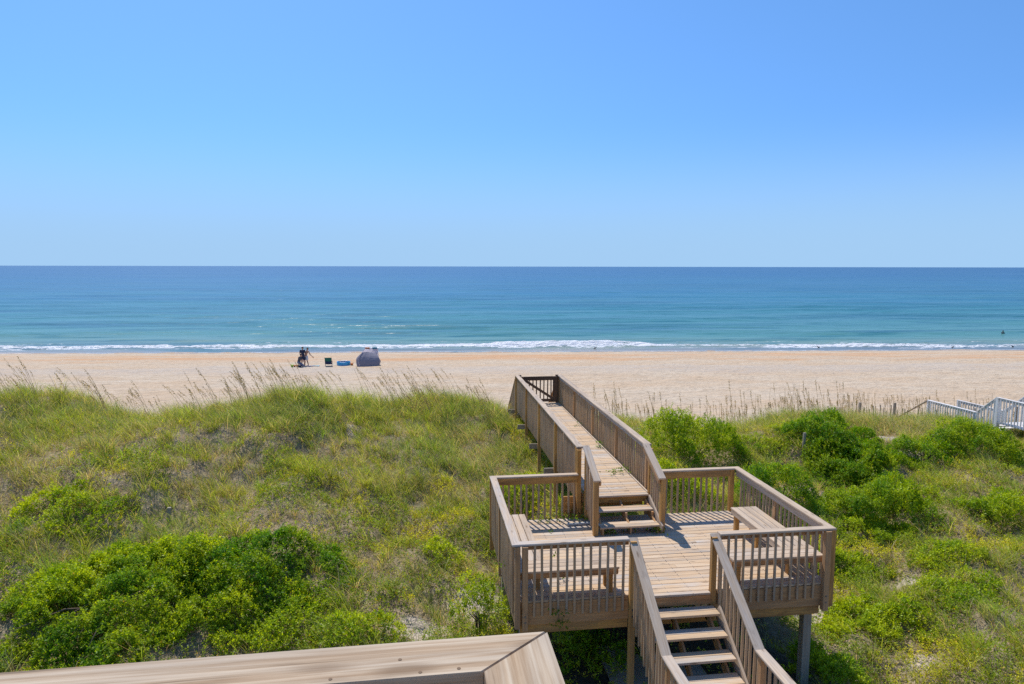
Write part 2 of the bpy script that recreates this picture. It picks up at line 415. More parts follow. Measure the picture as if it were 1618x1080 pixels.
chop = (fbm(XX * .22, SS * .8, 51, 4) - .5) * .16 * near * sstep(2, 9, SS)
swell = .24 * np.sin((SS + 3.5 * (fbm(XX * .02, SS * .02, 61, 2) - .5) * 8) * 2 * math.pi / 17.0) * (.35 + fbm(XX * .03, SS * .06, 71, 2)) * near * sstep(8, 22, SS)
ZZ = .02 + ridge + chop + swell
churn = fbm(XX * 1.4, SS * 2.2, 81, 4)
fo = np.zeros_like(SS)
inb = sstep(-2.2, -.9, tt) * (1 - sstep(-.2, 1.0, tt + (fbm(XX * .5, SS * .5, 91) - .5) * 2))
gaps = sstep(.30, .42, fbm(XX * .045 + 3, XX * 0, 8, 3) + (fbm(XX * .3, SS * .5, 93) - .5) * .25)
prof = np.interp(XX, [-60, -25, -8, 6, 18, 28, 31, 34, 50, 58, 75], [.62, .64, .70, .85, 1.0, 1.0, .60, .90, .88, .66, .50])
fo = np.maximum(fo, inb * (.50 + .38 * gaps) * prof * 1.15)
fo = np.maximum(fo, .62 * sstep(-4.6, -2.4, tt) * (1 - sstep(-1.2, .4, tt)) * sstep(.42, .62, fbm(XX * .25, SS * .9, 95)))
edge = SS + 2.0 + swash * .6
fo = np.maximum(fo, .75 * np.exp(-((edge + .2) / .28) ** 2))
fo = np.maximum(fo, .45 * sstep(1.8, 3.0, tt) * (1 - sstep(3.5, 6, tt)) * sstep(.56, .68, fbm(XX * .35, SS * 1.3, 99)))
ZZ = ZZ + fo * (churn - .35) * .28 * (tt > -2.2)
# thin swash film follows the beach slope
bz = np.interp(-SS, [-60, -25, -8, 0, 4, 12], [-3.2, -1.8, -.6, 0, .3, .85])
film = bz + .015 - .25 * sstep(0, 1.6, -(edge + .3))
ZZ = np.where(SS < 1.5, np.maximum(ZZ * sstep(-1, 1.5, SS), film), ZZ)
me = grid_mesh('sea', XX, YY, ZZ)
fattr(me, 'foam', fo); fattr(me, 'off', SS)
m, nt, out = newmat('sea_water')
P = N(nt, 'ShaderNodeNewGeometry').outputs['Position']
fa = N(nt, 'ShaderNodeAttribute', attribute_name='foam').outputs['Fac']
off = N(nt, 'ShaderNodeAttribute', attribute_name='off').outputs['Fac']
pat = noise(nt, P, 1, 3, .55, 0, (.006, .03, 1)); pat2 = noise(nt, P, 1, 4, .6, 0, (.05, .22, 1))
lo = math_(nt, 'LOGARITHM', math_(nt, 'ADD', math_(nt, 'MAXIMUM', off, 0), 4.0), 10.0)
cr = N(nt, 'ShaderNodeValToRGB'); nt.links.new(math_(nt, 'DIVIDE', math_(nt, 'ADD', lo, math_(nt, 'MULTIPLY', math_(nt, 'SUBTRACT', pat, .5), .7)), 4.0), cr.inputs[0])
E_ = cr.color_ramp.elements
E_[0].position = .15; E_[0].color = (.33, .30, .26, 1)
E_[1].position = .25; E_[1].color = (.17, .26, .20, 1)
for p, c in ((.35, (.085, .24, .215)), (.47, (.045, .20, .225)), (.58, (.018, .14, .235)), (.72, (.008, .085, .21)), (.92, (.010, .06, .19))):
    e = E_.new(p); e.color = (*c, 1)
wc = mixc(nt, ramp(nt, pat2, .52, .66, 0, .75), cr.outputs[0], (.012, .125, .125))
for sc3, amt in (((.012, .075, 1), .5), ((.0035, .022, 1), .45), ((.0009, .0045, 1), .4)):
    wc = mixc(nt, ramp(nt, noise(nt, P, 1, 4, .6, 0, sc3), .50, .64, 0, amt), wc, (.012, .09, .15))
    wc = mixc(nt, ramp(nt, noise(nt, P, 1.7, 4, .6, 0, sc3), .46, .36, 0, amt * .35), wc, (.10, .22, .30))
b = N(nt, 'ShaderNodeBsdfPrincipled'); nt.links.new(wc, b.inputs['Base Color']); b.inputs['IOR'].default_value = 1.33
b.inputs['Roughness'].default_value = .28; b.inputs['Specular IOR Level'].default_value = .19
w1 = noise(nt, P, 1, 3, .6, .6, (.35, 1.1, 1)); w2 = noise(nt, P, 1, 3, .6, .4, (.09, .30, 1)); w3 = noise(nt, P, 1, 3, .6, .3, (.02, .075, 1)); w4 = noise(nt, P, 2.2, 3, .6, .3, (.7, 1.4, 1))
bb = bump(nt, w4, .5, .04, bump(nt, w1, .6, .16, bump(nt, w2, .6, .55, bump(nt, w3, .5, 1.6))))
nt.links.new(bb, b.inputs['Normal'])
fb = N(nt, 'ShaderNodeBsdfPrincipled'); fb.inputs['Base Color'].default_value = (.86, .88, .90, 1); fb.inputs['Roughness'].default_value = .8
fn = noise(nt, P, 1, 5, .7, .4, (1.1, 2.4, 1.6))
nt.links.new(bump(nt, fn, 1.0, .6), fb.inputs['Normal'])
mask = ramp(nt, math_(nt, 'ADD', fa, math_(nt, 'MULTIPLY', math_(nt, 'SUBTRACT', fn, .5), 1.9)), .42, .62)
mx = N(nt, 'ShaderNodeMixShader'); nt.links.new(mask, mx.inputs[0]); nt.links.new(b.outputs[0], mx.inputs[1]); nt.links.new(fb.outputs[0], mx.inputs[2])
nt.links.new(mx.outputs[0], out.inputs[0]); me.materials.append(m)
tag(link(bpy.data.objects.new('sea', me)), kind='structure')
# ------------------------------------------------------------------ timber structures
ZD = 4.62                       # deck floor
ZW = 5.17                       # boardwalk floor
_balcache = {}
def add_baluster(parent, x, y, z0, z1, mat=None, w=.037, name='baluster'):
    """one square picket, a part of its own; a few mesh variants are shared"""
    mat = mat or W_BAL
    L = round(z1 - z0, 2); k = (L, random.randrange(6), mat.name, w)
    if k not in _balcache:
        mb = MB(); mb.board((0, 0, 0), (0, 0, L), w, w, (0, 1, 0), ch=.003); _balcache[k] = mb.mesh(name, mat)
    o = bpy.data.objects.new(name, _balcache[k]); o.location = (x + random.uniform(-.003, .003), y, z0)
    o.rotation_euler = (random.uniform(-.008, .008), random.uniform(-.011, .011), random.uniform(-.06, .06))
    return link(o, parent)
def part(name, parent, mat, *boards, **kw):
    mb = MB()
    for b in boards:
        mb.board(*b[:4], **(b[4] if len(b) > 4 else {}))
    return mb.build(name, mat, parent)
def post(parent, x, y, z0, z1, w=.09, tone=.4, mat=None, bolts=None):
    mb = MB(); mb.board((x, y, z0), (x, y, z1), w, w, (0, 1, 0), tone=tone, ch=.006)
    o = mb.build('post', mat or W_POST, parent)
    if bolts:
        for zz in bolts:
            b = MB(); b.tube([(x, y - w / 2 - .012, zz), (x, y - w / 2 + .004, zz)], .011, 10); b.tube([(x, y - w / 2 - .003, zz), (x, y - w / 2 + .003, zz)], .018, 12)
            b.build('bolt', STEEL, o)
    return o
def decking(parent, x0, x1, ys, z, w=.14, t=.036, name='decking', mat=None, joints=None, rag=.006):
    mb = MB()
    for y in ys:
        cuts = [x0 + random.uniform(-rag, rag)]
        if joints: cuts.append(random.choice(joints))
        cuts.append(x1 + random.uniform(-rag, rag))
        for a, b in zip(cuts[:-1], cuts[1:]):
            dz = random.uniform(-.002, .003)
            mb.board((a + .001, y, z - t / 2 + dz), (b - .001, y, z - t / 2 + dz + random.uniform(-.002, .002)), w - .0, t, ch=.005)
            for jx in np.arange(math.ceil(x0 / .4) * .4, x1, .4):          # nail heads
                if a < jx < b:
                    for dy in (-.045, .045):
                        mb.cur = 1; mb.board((jx - .006, y + dy, z + .001), (jx + .006, y + dy, z + .001), .011, .006, ch=.001, tone=0); mb.cur = 0
    return mb.build(name, [mat or W_DECK, STEEL], parent)

# ---- the sun deck
deck = empty('wooden_deck', (4.15, 12.15, 2.6), 'square weathered timber deck with slatted railings and benches raised over the dunes', 'deck')
decking(deck, 1.46, 6.85, [10.46 + .1465 * i for i in range(24)], ZD, joints=[2.9, 3.7, 4.5, 5.3])
decking(deck, 3.46, 4.70, [10.335], ZD, w=.10)
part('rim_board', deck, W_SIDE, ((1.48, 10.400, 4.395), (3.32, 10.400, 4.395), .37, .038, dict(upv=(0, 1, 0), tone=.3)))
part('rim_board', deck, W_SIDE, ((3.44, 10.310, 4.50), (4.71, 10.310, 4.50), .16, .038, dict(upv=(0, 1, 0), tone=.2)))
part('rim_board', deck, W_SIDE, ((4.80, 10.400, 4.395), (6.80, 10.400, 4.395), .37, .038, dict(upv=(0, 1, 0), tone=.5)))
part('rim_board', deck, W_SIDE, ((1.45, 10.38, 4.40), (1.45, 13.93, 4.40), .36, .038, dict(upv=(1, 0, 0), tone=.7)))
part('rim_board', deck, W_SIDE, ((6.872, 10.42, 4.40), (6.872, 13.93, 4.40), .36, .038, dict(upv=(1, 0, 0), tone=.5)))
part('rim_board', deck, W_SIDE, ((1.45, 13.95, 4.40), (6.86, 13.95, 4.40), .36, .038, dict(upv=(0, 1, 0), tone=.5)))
for y in (10.60, 13.3):
    part('beam', deck, W_POST, ((1.52, y - .18, 4.133), (3.32, y - .18, 4.133), .15, .045, dict(upv=(0, 1, 0), tone=.9)) if y < 11 else ((1.55, y, 4.135), (6.75, y, 4.135), .15, .09, dict(upv=(0, 1, 0), tone=.9)))
part('beam', deck, W_POST, ((3.43, 10.42, 4.133), (6.72, 10.42, 4.133), .15, .045, dict(upv=(0, 1, 0), tone=1.0)))
part('joist', deck, W_SIDE, *[((x, 10.43, 4.46), (x, 13.9, 4.46), .16, .038, dict(upv=(1, 0, 0))) for x in np.arange(1.9, 6.8, .41)])
# posts: corners, middle of the sides, stair opening, supports
zc = 5.562
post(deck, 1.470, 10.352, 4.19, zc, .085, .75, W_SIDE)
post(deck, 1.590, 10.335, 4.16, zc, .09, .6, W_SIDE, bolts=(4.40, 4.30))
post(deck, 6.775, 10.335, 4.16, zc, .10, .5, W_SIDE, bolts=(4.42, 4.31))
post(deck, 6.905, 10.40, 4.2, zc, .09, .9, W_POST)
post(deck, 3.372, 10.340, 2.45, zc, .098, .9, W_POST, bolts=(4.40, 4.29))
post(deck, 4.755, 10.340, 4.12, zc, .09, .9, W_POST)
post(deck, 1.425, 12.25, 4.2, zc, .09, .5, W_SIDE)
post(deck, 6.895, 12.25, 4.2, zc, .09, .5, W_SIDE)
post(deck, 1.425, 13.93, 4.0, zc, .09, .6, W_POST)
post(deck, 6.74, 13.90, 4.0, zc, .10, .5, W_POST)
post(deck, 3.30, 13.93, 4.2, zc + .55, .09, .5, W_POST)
for x, y in ((1.62, 10.68), (1.62, 13.2), (4.1, 13.2), (6.66, 13.2)): post(deck, x, y, float(terrain(x, y)) - .4, 4.06, .14, .4, W_OLD)
post(deck, 6.66, 10.68, 1.9, 4.06, .15, .5, W_OLD)
# caps (mitred at the corners) and the boards below them
ZC = 5.581
def cap(parent, p0, p1, m0=0, m1=0, w=.14, tone=.5, mat=None, t=.038, name='rail_cap'):
    mb = MB(); mb.board(p0, p1, w, t, tone=tone, m0=m0, m1=m1, ch=.007); return mb.build(name, mat or W_CAP, parent)
cap(deck, (1.45, 10.40, ZC), (3.308, 10.40, ZC), m0=-1, tone=.55)
cap(deck, (4.862, 10.40, ZC), (6.86, 10.40, ZC), m1=1, tone=.3)
cap(deck, (1.45, 13.90, ZC), (1.45, 10.40, ZC), m0=-1, m1=1, tone=.8)
cap(deck, (6.86, 10.40, ZC), (6.86, 13.90, ZC), m0=-1, m1=1, tone=.4)
cap(deck, (3.27, 13.90, ZC), (1.45, 13.90, ZC), m1=1, tone=.4)
cap(deck, (6.86, 13.90, ZC), (4.98, 13.90, ZC), m0=-1, tone=.3)
U1 = dict(upv=(0, 1, 0)); U2 = dict(upv=(1, 0, 0))
part('rail_board', deck, W_SIDE, ((1.64, 10.425, 5.516), (3.32, 10.425, 5.516), .09, .038, U1))
part('rail_board', deck, W_SIDE, ((4.81, 10.425, 5.516), (6.72, 10.425, 5.516), .09, .038, U1))
part('rail_board', deck, W_SIDE, ((1.47, 10.47, 5.49), (1.47, 13.87, 5.49), .14, .038, U2))
part('rail_board', deck, W_CAP, ((6.85, 10.45, 5.49), (6.85, 13.87, 5.49), .14, .038, U2))
part('rail_board', deck, W_POST, ((1.50, 13.862, 5.49), (3.25, 13.862, 5.49), .14, .038, U1))
part('rail_board', deck, W_POST, ((4.98, 13.862, 5.49), (6.68, 13.862, 5.49), .14, .038, U1))
for i in range(12): add_baluster(deck, 1.74 + i * .1345, 10.362, 4.37, 5.56)
for i in range(13): add_baluster(deck, 4.88 + i * .1405, 10.362, 4.37, 5.56)
for i in range(13): add_baluster(deck, 1.66 + i * .129, 13.915, ZD + .0, 5.56)
for i in range(13): add_baluster(deck, 4.99 + i * .132, 13.915, ZD, 5.56)
for i in range(24): add_baluster(deck, 1.418, 10.53 + i * .1395, 4.36, 5.56)
for i in range(24): add_baluster(deck, 6.895, 10.53 + i * .1395, 4.36, 5.56)

# ---- benches on the deck
def bench(name, label, mirror):
    s = -1 if mirror else 1
    X = (lambda x: x) if not mirror else (lambda x: 8.30 - x)
    b = empty(name, (X(6.3), 11.4, ZD), label, 'bench', 'corner benches on the deck')
    xo = 6.80 if not mirror else 6.83; xi = 6.25 if not mirror else 6.31
    n = 4; w = (xo - xi - .012 * (n - 1)) / n
    y1 = 12.87 if not mirror else 13.03
    mb = MB()
    for i in range(n):
        x = xi + w / 2 + i * (w + .012); mb.board((X(x), 10.87, ZD + .445), (X(x), y1, ZD + .445), w, .036, tone=.45 + .2 * (i % 2), ch=.005)
    mb.build('seat', W_CAP, b)
    mb = MB(); f0 = 5.16 if not mirror else 5.12
    for i in range(3): mb.board((X(f0), 10.515 + i * .146, ZD + .445), (X(xo), 10.515 + i * .146, ZD + .445), .14, .036, tone=.5, ch=.005)
    mb.build('seat', W_CAP, b)
    part('skirt_board', b, W_CAP if not mirror else W_SIDE, ((X(xi + .02), 10.90, ZD + .381), (X(xi + .02), y1 - .02, ZD + .381), .09, .036, U2), ((X(xi + .045), y1 - .02, ZD + .381), (X(xo - .03), y1 - .02, ZD + .381), .09, .036, U1))
    part('skirt_board', b, W_SIDE, ((X(f0 + .02), 10.465, ZD + .381), (X(xo - .03), 10.465, ZD + .381), .09, .036, U1), ((X(f0 + .05), 10.855, ZD + .381), (X(xi - .03), 10.855, ZD + .381), .09, .036, U1), ((X(f0 + .02), 10.49, ZD + .381), (X(f0 + .02), 10.83, ZD + .381), .09, .036, U2))
    for x, y in ((xi + .09, y1 - .10), (xo - .12, y1 - .10), (f0 + .13, 10.55), (f0 + .13, 10.78), (xi + .12, 10.80), (xi + .09, 11.9)):
        m_ = MB(); m_.board((X(x), y, ZD - .002), (X(x), y, ZD + .335), .088, .088, (0, 1, 0), tone=.9, ch=.005); m_.build('leg', W_POST, b)
    return b
bench('corner_bench', 'pale timber corner bench on the sunny right side of the deck, full length in view', False)
bench('corner_bench', 'timber corner bench half hidden behind the railing on the left side of the deck', True)

# ---- boardwalk from the deck to the beach
walk = empty('boardwalk', (4.1, 18.8, 4.4), 'long narrow raised timber boardwalk with slatted sides running over the dune crest to the beach', 'boardwalk')
decking(walk, 3.44, 4.76, [13.69 + .1455 * i for i in range(69)], ZW, rag=.004)
part('trim_board', walk, W_CAP, ((4.79, 13.75, ZW - .10), (4.79, 23.7, ZW - .10), .22, .036, U2))
part('trim_board', walk, W_SIDE, ((3.41, 13.98, ZW - .14), (3.41, 23.7, ZW - .14), .20, .036, U2))
part('end_board', walk, W_POST, ((2.98, 14.03, 4.99), (3.42, 14.03, 4.99), .14, .036, U1), ((2.98, 14.03, 4.84), (3.42, 14.03, 4.84), .14, .036, U1), ((2.98, 14.03, 4.69), (3.42, 14.03, 4.69), .14, .036, U1))
part('end_board', walk, W_POST, ((3.47, 13.72, 5.06), (4.74, 13.72, 5.06), .14, .036, U1), ((3.47, 13.99, 4.90), (4.74, 13.99, 4.90), .14, .036, U1))
part('joist', walk, W_SIDE, ((3.6, 13.8, 5.03), (3.6, 23.6, 5.03), .19, .04, U2), ((4.1, 13.8, 5.03), (4.1, 23.6, 5.03), .19, .04, U2), ((4.6, 13.8, 5.03), (4.6, 23.6, 5.03), .19, .04, U2))
py = [14.06, 16.46, 18.86, 21.26, 23.66]
for i, y in enumerate(py):
    post(walk, 3.300, y, float(terrain(3.3, y)) - .3, 6.131, .09, .6, W_POST)
    post(walk, 4.868, y, float(terrain(4.9, y)) - .3, 6.131, .09, .6, W_SIDE)
    if i: part('cross_beam', walk, W_OLD, ((3.02, y + .08, 4.86), (5.0, y + .08, 4.86), .15, .04, U1))
cap(walk, (3.335, 13.96, 6.15), (3.335, 23.74, 6.15), w=.15, tone=.6)
cap(walk, (4.85, 23.74, 6.15), (4.85, 14.0, 6.15), w=.16, tone=.5)
part('rail_board', walk, W_CAP, ((4.835, 14.0, 6.08), (4.835, 23.7, 6.08), .10, .036, U2))
part('rail_board', walk, W_SIDE, ((3.355, 14.0, 6.08), (3.355, 23.7, 6.08), .10, .036, U2))
nb = 0; rest = MB()
for seg in range(4):
    for k in range(16):
        y = py[seg] + .135 + k * .1365
        add_baluster(walk, 4.872, y, 4.97, 6.12)
        if seg < 2: add_baluster(walk, 3.312, y, 4.93, 6.12)
        else: rest.board((3.312, y, 4.93), (3.312, y, 6.12), .037, .037, (0, 1, 0), ch=.003)
tag(rest.build('baluster', W_BAL, walk), kind='stuff')
# gate at the beach end
gt = MB(); gy_ = 23.56
gt.board((3.46, gy_, 6.06), (4.74, gy_, 6.06), .14, .04, (0, 1, 0)); gt.board((3.46, gy_, 5.27), (4.74, gy_, 5.27), .10, .04, (0, 1, 0))
gt.board((4.66, gy_ - .042, 5.24), (4.66, gy_ - .042, 6.12), .14, .04, (0, 1, 0)); gt.board((3.50, gy_ - .042, 5.24), (3.50, gy_ - .042, 6.12), .10, .04, (0, 1, 0))
gate = gt.build('gate', W_GATE, walk); tag(gate, 'dark slatted gate with a diagonal brace')
gb = MB(); gb.board((3.56, gy_ - .045, 6.02), (4.60, gy_ - .045, 5.33), .09, .036, (0, 1, 0)); gb.build('brace', W_GATE, gate)
for k in range(8): add_baluster(gate, 3.62 + k * .132, gy_ + .045, 5.25, 6.05, W_GATE)
post(walk, 3.43, 23.70, 4.6, 6.17, .10, .5, W_GATE); post(walk, 4.76, 23.62, 4.6, 6.17, .11, .5, W_GATE)

# ---- steps between boardwalk and deck
stp = empty('short_stairs', (4.1, 13.2, ZD), 'short flight of two treads leading up from the deck to the boardwalk', 'stairs')
for y, z in ((13.24, 4.987), (12.82, 4.803)):
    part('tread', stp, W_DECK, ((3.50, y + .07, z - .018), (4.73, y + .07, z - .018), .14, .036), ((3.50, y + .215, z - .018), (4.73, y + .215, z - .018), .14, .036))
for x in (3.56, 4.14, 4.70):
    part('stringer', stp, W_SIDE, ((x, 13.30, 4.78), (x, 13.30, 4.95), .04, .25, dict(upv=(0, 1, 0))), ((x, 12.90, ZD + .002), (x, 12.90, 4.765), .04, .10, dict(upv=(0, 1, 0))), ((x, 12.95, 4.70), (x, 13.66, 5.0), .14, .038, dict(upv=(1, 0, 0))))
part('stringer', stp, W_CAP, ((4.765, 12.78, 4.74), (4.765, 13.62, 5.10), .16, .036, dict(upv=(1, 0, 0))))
cap(stp, (3.43, 13.86, 6.205), (3.42, 12.84, 5.755), w=.14, tone=.6); cap(stp, (4.765, 12.84, 5.755), (4.75, 13.86, 6.205), w=.15, tone=.6)
part('rail_board', stp, W_SIDE, ((3.49, 12.86, 5.69), (3.49, 13.84, 6.12), .09, .036, U2), ((4.70, 12.86, 5.69), (4.70, 13.84, 6.12), .09, .036, U2))
post(stp, 3.415, 12.90, ZD, 5.74, .10, .95, W_POST); post(stp, 4.80, 12.90, ZD, 5.74, .10, .9, W_POST)
post(stp, 3.44, 13.78, ZD, 6.14, .09, .95, W_POST); post(stp, 4.815, 13.72, 4.7, 6.14, .085, 1.0, W_POST)
for k in range(5):
    y = 13.05 + k * .135; zz = 5.72 + (y - 12.84) * .441
    add_baluster(stp, 3.40, y, 4.66 + k * .06, zz); add_baluster(stp, 4.80, y, 4.66 + k * .06, zz)

# ---- lower stairs towards the house
low = empty('long_stairs', (4.08, 9.4, 3.5), 'long flight of open treads going down from the deck towards the viewer', 'stairs')
tr = [(9.97, 4.415), (9.667, 4.21), (9.356, 4.005), (9.06, 3.80)]
for y, z in tr:
    part('tread', low, W_DECK, ((3.49, y + .07, z - .019), (4.735, y + .07, z - .019), .138, .038), ((3.49, y + .215, z - .019), (4.735, y + .215, z - .019), .138, .038))
for x in (3.53, 4.03, 4.62):
    mb = MB(); mb.board((x, 10.30, 4.36), (x, 8.72, 3.24), .17, .038, (1, 0, 0))
    for y, z in tr: mb.board((x, y + .24, z - .21), (x, y + .24, z - .04), .038, .085, (0, 1, 0))
    mb.build('stringer', W_SIDE, low)
for x, mt in ((4.778, W_CAP), (3.43, W_SIDE)):
    mb = MB(); mb.board((x, 10.16, 4.385), (x, 8.66, 3.35), .27, .036, (1, 0, 0)); mb.build('stringer', mt, low)
sl_ = (5.61 - 4.51) / (10.33 - 8.77)
cap(low, (3.385, 10.40, 5.583), (3.385, 8.77, 4.50), w=.15, tone=.5)
cap(low, (4.785, 10.40, 5.583), (4.785, 8.76, 4.49), w=.15, tone=.5)
cap(low, (3.39, 8.775, 4.50), (3.39, 6.6, 4.50), w=.15, tone=.6)
cap(low, (4.79, 8.765, 4.49), (4.79, 6.6, 4.49), w=.16, tone=.6)
for x in (3.40, 4.80):
    part('rail_board', low, W_SIDE if x < 4 else W_CAP, ((x + (.02 if x < 4 else -.02), 10.28, 5.425), (x + (.02 if x < 4 else -.02), 8.80, 4.44), .09, .036, U2), ((x, 8.75, 4.425), (x, 6.7, 4.425), .09, .036, U2))
    for k in range(11):
        y = 10.19 - k * .1335; zt = 4.46 + (y - 8.77) * .655
        add_baluster(low, x + (-.03 if x < 4 else .025), y, zt - 1.22, zt)
    for k in range(11): add_baluster(low, x + (-.03 if x < 4 else .025), 8.52 - k * .137, 3.3, 4.47)
    post(low, x - .01, 8.68, 2.0, 4.46, .09, .8, W_SIDE); post(low, x, 6.75, 2.0, 4.46, .09, .8, W_SIDE)
decking(low, 3.32, 4.88, [8.98 - .1465 * i for i in range(1, 17)], 3.595, name='landing')
part('joist', low, W_SIDE, ((3.4, 8.9, 3.46), (3.4, 6.6, 3.46), .19, .04, U2), ((4.8, 8.9, 3.46), (4.8, 6.6, 3.46), .19, .04, U2), ((3.4, 8.93, 3.46), (4.8, 8.93, 3.46), .18, .04, U1))
# ground-level boards running under the deck
under = empty('low_boardwalk', (4.0, 11.2, 2.6), 'grey plank path in deep shade below the stairs and the deck', 'boardwalk')
decking(under, 3.2, 4.95, [9.3 + .1465 * i for i in range(24)], 2.80, mat=W_OLD)
part('joist', under, W_OLD, ((3.3, 9.3, 2.68), (3.3, 12.7, 2.68), .16, .05, U2), ((4.85, 9.3, 2.68), (4.85, 12.7, 2.68), .16, .05, U2))

# ---- stairs from the gate down to the beach
bst = empty('beach_stairs', (4.1, 25.6, 3.0), 'timber stairs beyond the gate dropping from the boardwalk end to the sand', 'stairs')
for x in (3.33, 4.87):
    cap(bst, (x, 23.78, 6.06), (x, 27.6, 3.27), w=.12, tone=.6, mat=W_SIDE)
    part('stringer', bst, W_SIDE, ((x, 23.78, 5.0), (x, 27.6, 2.21), .26, .04, U2))
    part('rail_board', bst, W_SIDE, ((x, 23.80, 5.99), (x, 27.6, 3.20), .10, .036, U2))
    for k in range(0, 26): add_baluster(bst, x + (-.035 if x < 4 else .035), 23.93 + k * .14, 4.92 - k * .1023, 5.94 - k * .1023)
    for y, z0, z1 in ((25.7, 2.3, 4.62), (27.5, 1.3, 3.3)): post(bst, x, y, z0, z1, .09, .5, W_SIDE)
for k in range(13):
    y = 23.86 + k * .28; z = ZW - .19 - k * .2045
    part('tread', bst, W_DECK, ((3.36, y + .14, z - .018), (4.84, y + .14, z - .018), .28, .036))

# ---- house balcony the photograph is taken from
bal = empty('balcony', (-.6, 0.4, 8.2), 'sun-bleached timber balcony railing corner, close to the viewer along the lower edge', 'balcony')
ZB = 9.28
def slab(pts, z0, z1, along, tone, mb):
    """a mitred cap board with the given plan outline"""
    o = np.array([random.random() * 30, random.random() * 30, 0]); a = np.array(along, float); a /= np.linalg.norm(a); b = np.array([-a[1], a[0]])
    n = len(mb.v); k = len(pts); c = np.mean(np.array(pts), 0)
    for inset, z in ((.004, z1), (0, z1 - .004), (0, z0)):
        for p in pts:
            q = np.array(p, float); q = q + (c - q) / np.linalg.norm(c - q) * inset
            mb.v.append(np.array([q[0], q[1], z])); mb.gc.append(np.array([q.dot(a), q.dot(b), z]) + np.array([o[0], o[1], 0])); mb.tn.append(tone)
    mb.f.append(tuple(range(n, n + k))); mb.mi.append(0)
    for r in range(2):
        for i in range(k):
            j = (i + 1) % k; mb.f.append((n + r * k + i, n + (r + 1) * k + i, n + (r + 1) * k + j, n + r * k + j)); mb.mi.append(0)
    mb.f.append(tuple(n + 2 * k + i for i in reversed(range(k)))); mb.mi.append(0)
RUST = plain('rusty_screw', (.17, .10, .05), .7)
OC = (.237, 1.264); IC = (.1015, 1.147)
mb = MB(); slab([(-3.2, 1.222), (-3.2, 1.112), (IC[0], IC[1]), (OC[0], OC[1])], ZB - .038, ZB, (1, .014), .5, mb); c1 = mb.build('rail_cap', W_NEAR, bal)
mb = MB(); slab([(IC[0] + .0015, IC[1] - .0005), (.1050, -1.6), (.2420, -1.6), (OC[0] + .0015, OC[1] - .002)], ZB - .0375, ZB + .0015, (0, 1), .3, mb); mb.build('rail_cap', W_NEAR, bal)
for px_, py_ in ((808, 1057), (845, 1003), (725, 1056), (664, 1062), (522, 1073), (632, 1042)):
    q = inv(px_, py_, ZB)
    if px_ == 808 or px_ == 845: continue
    s_b = MB(); s_b.tube([(q[0], q[1], ZB - .004), (q[0], q[1], ZB + .0008)], .0035, 10); s_b.build('screw', RUST, c1)
part('rail_board', bal, W_SIDE, ((-3.2, 1.150, ZB - .085), (.12, 1.168, ZB - .085), .09, .036, U1))
part('rail_board', bal, W_SIDE, ((.155, 1.13, ZB - .085), (.155, -1.6, ZB - .085), .09, .036, U2))
part('rail_board', bal, W_SIDE, ((-3.2, 1.150, 8.42), (.12, 1.168, 8.42), .09, .036, U1), ((.155, 1.13, 8.42), (.155, -1.6, 8.42), .09, .036, U2))
for k in range(22): add_baluster(bal, -.03 - k * .137, 1.20, 8.38, 9.24)
for k in range(19): add_baluster(bal, .192, .98 - k * .137, 8.38, 9.24)
post(bal, .165, 1.19, 2.0, 9.241, .09, .5); post(bal, -3.1, 1.17, 2.0, 9.241, .09, .5); post(bal, .165, -1.5, 2.0, 9.241, .09, .5); post(bal, -3.1, -1.5, 2.0, 8.2, .09, .5)
decking(bal, -3.2, .21, [1.12 - .1465 * i for i in range(19)], 8.30)
part('rim_board', bal, W_SIDE, ((-3.2, 1.22, 8.16), (.22, 1.22, 8.16), .24, .038, U1), ((.235, 1.2, 8.16), (.235, -1.6, 8.16), .24, .038, U2))

# ---- the neighbour's white walkway
nw = empty('white_walkway', (23.5, 25, 3.0), "neighbouring white painted walkway rails stepping over the dune at the right edge", 'walkway')
def wrail(p0, p1, full=True, w=.11):
    cap(nw, p0, p1, w=w, tone=.5, mat=W_WHITE)
    p0 = np.array(p0); p1 = np.array(p1); L = np.linalg.norm((p1 - p0)[:2]); n = int(L / .135)
    part('rail_board', nw, W_WHITE, (p0 - (0, 0, .07), p1 - (0, 0, .07), .09, .036, U2))
    for k in range(n):
        q = p0 + (p1 - p0) * (k + .5) / n; add_baluster(nw, q[0] - .04, q[1], q[2] - 1.02, q[2] - .03, W_WHITE)
wrail((22.85, 25.15, 4.0), (22.75, 27.75, 4.0)); wrail((24.2, 25.2, 4.0), (24.1, 27.6, 4.0))
wrail((22.9, 24.22, 4.80), (22.86, 25.12, 4.02)); wrail((24.25, 24.3, 4.8), (24.22, 25.2, 4.02))
wrail((22.95, 20.4, 4.8), (22.9, 24.2, 4.8)); wrail((24.3, 20.4, 4.8), (24.25, 24.25, 4.8))
for x, y, z in ((22.87, 25.15, 4.0), (22.78, 27.75, 4.0), (24.15, 27.6, 4.0), (24.22, 25.2, 4.0)): post(nw, x, y, z - 2.2, z - .02, .12, .5, W_WHITE)
for x, y, z in ((22.92, 24.2, 4.8), (22.95, 22.3, 4.8), (22.95, 20.4, 4.8), (24.27, 24.25, 4.8), (24.3, 22.3, 4.8), (24.3, 20.4, 4.8)): post(nw, x, y, z - 3.2, z - .02, .15, .5, W_WHITE)
decking(nw, 22.9, 24.25, [20.5 + .1465 * i for i in range(25)], 3.8, mat=W_WHITE); decking(nw, 22.9, 24.2, [25.15 + .1465 * i for i in range(18)], 3.0, mat=W_WHITE)
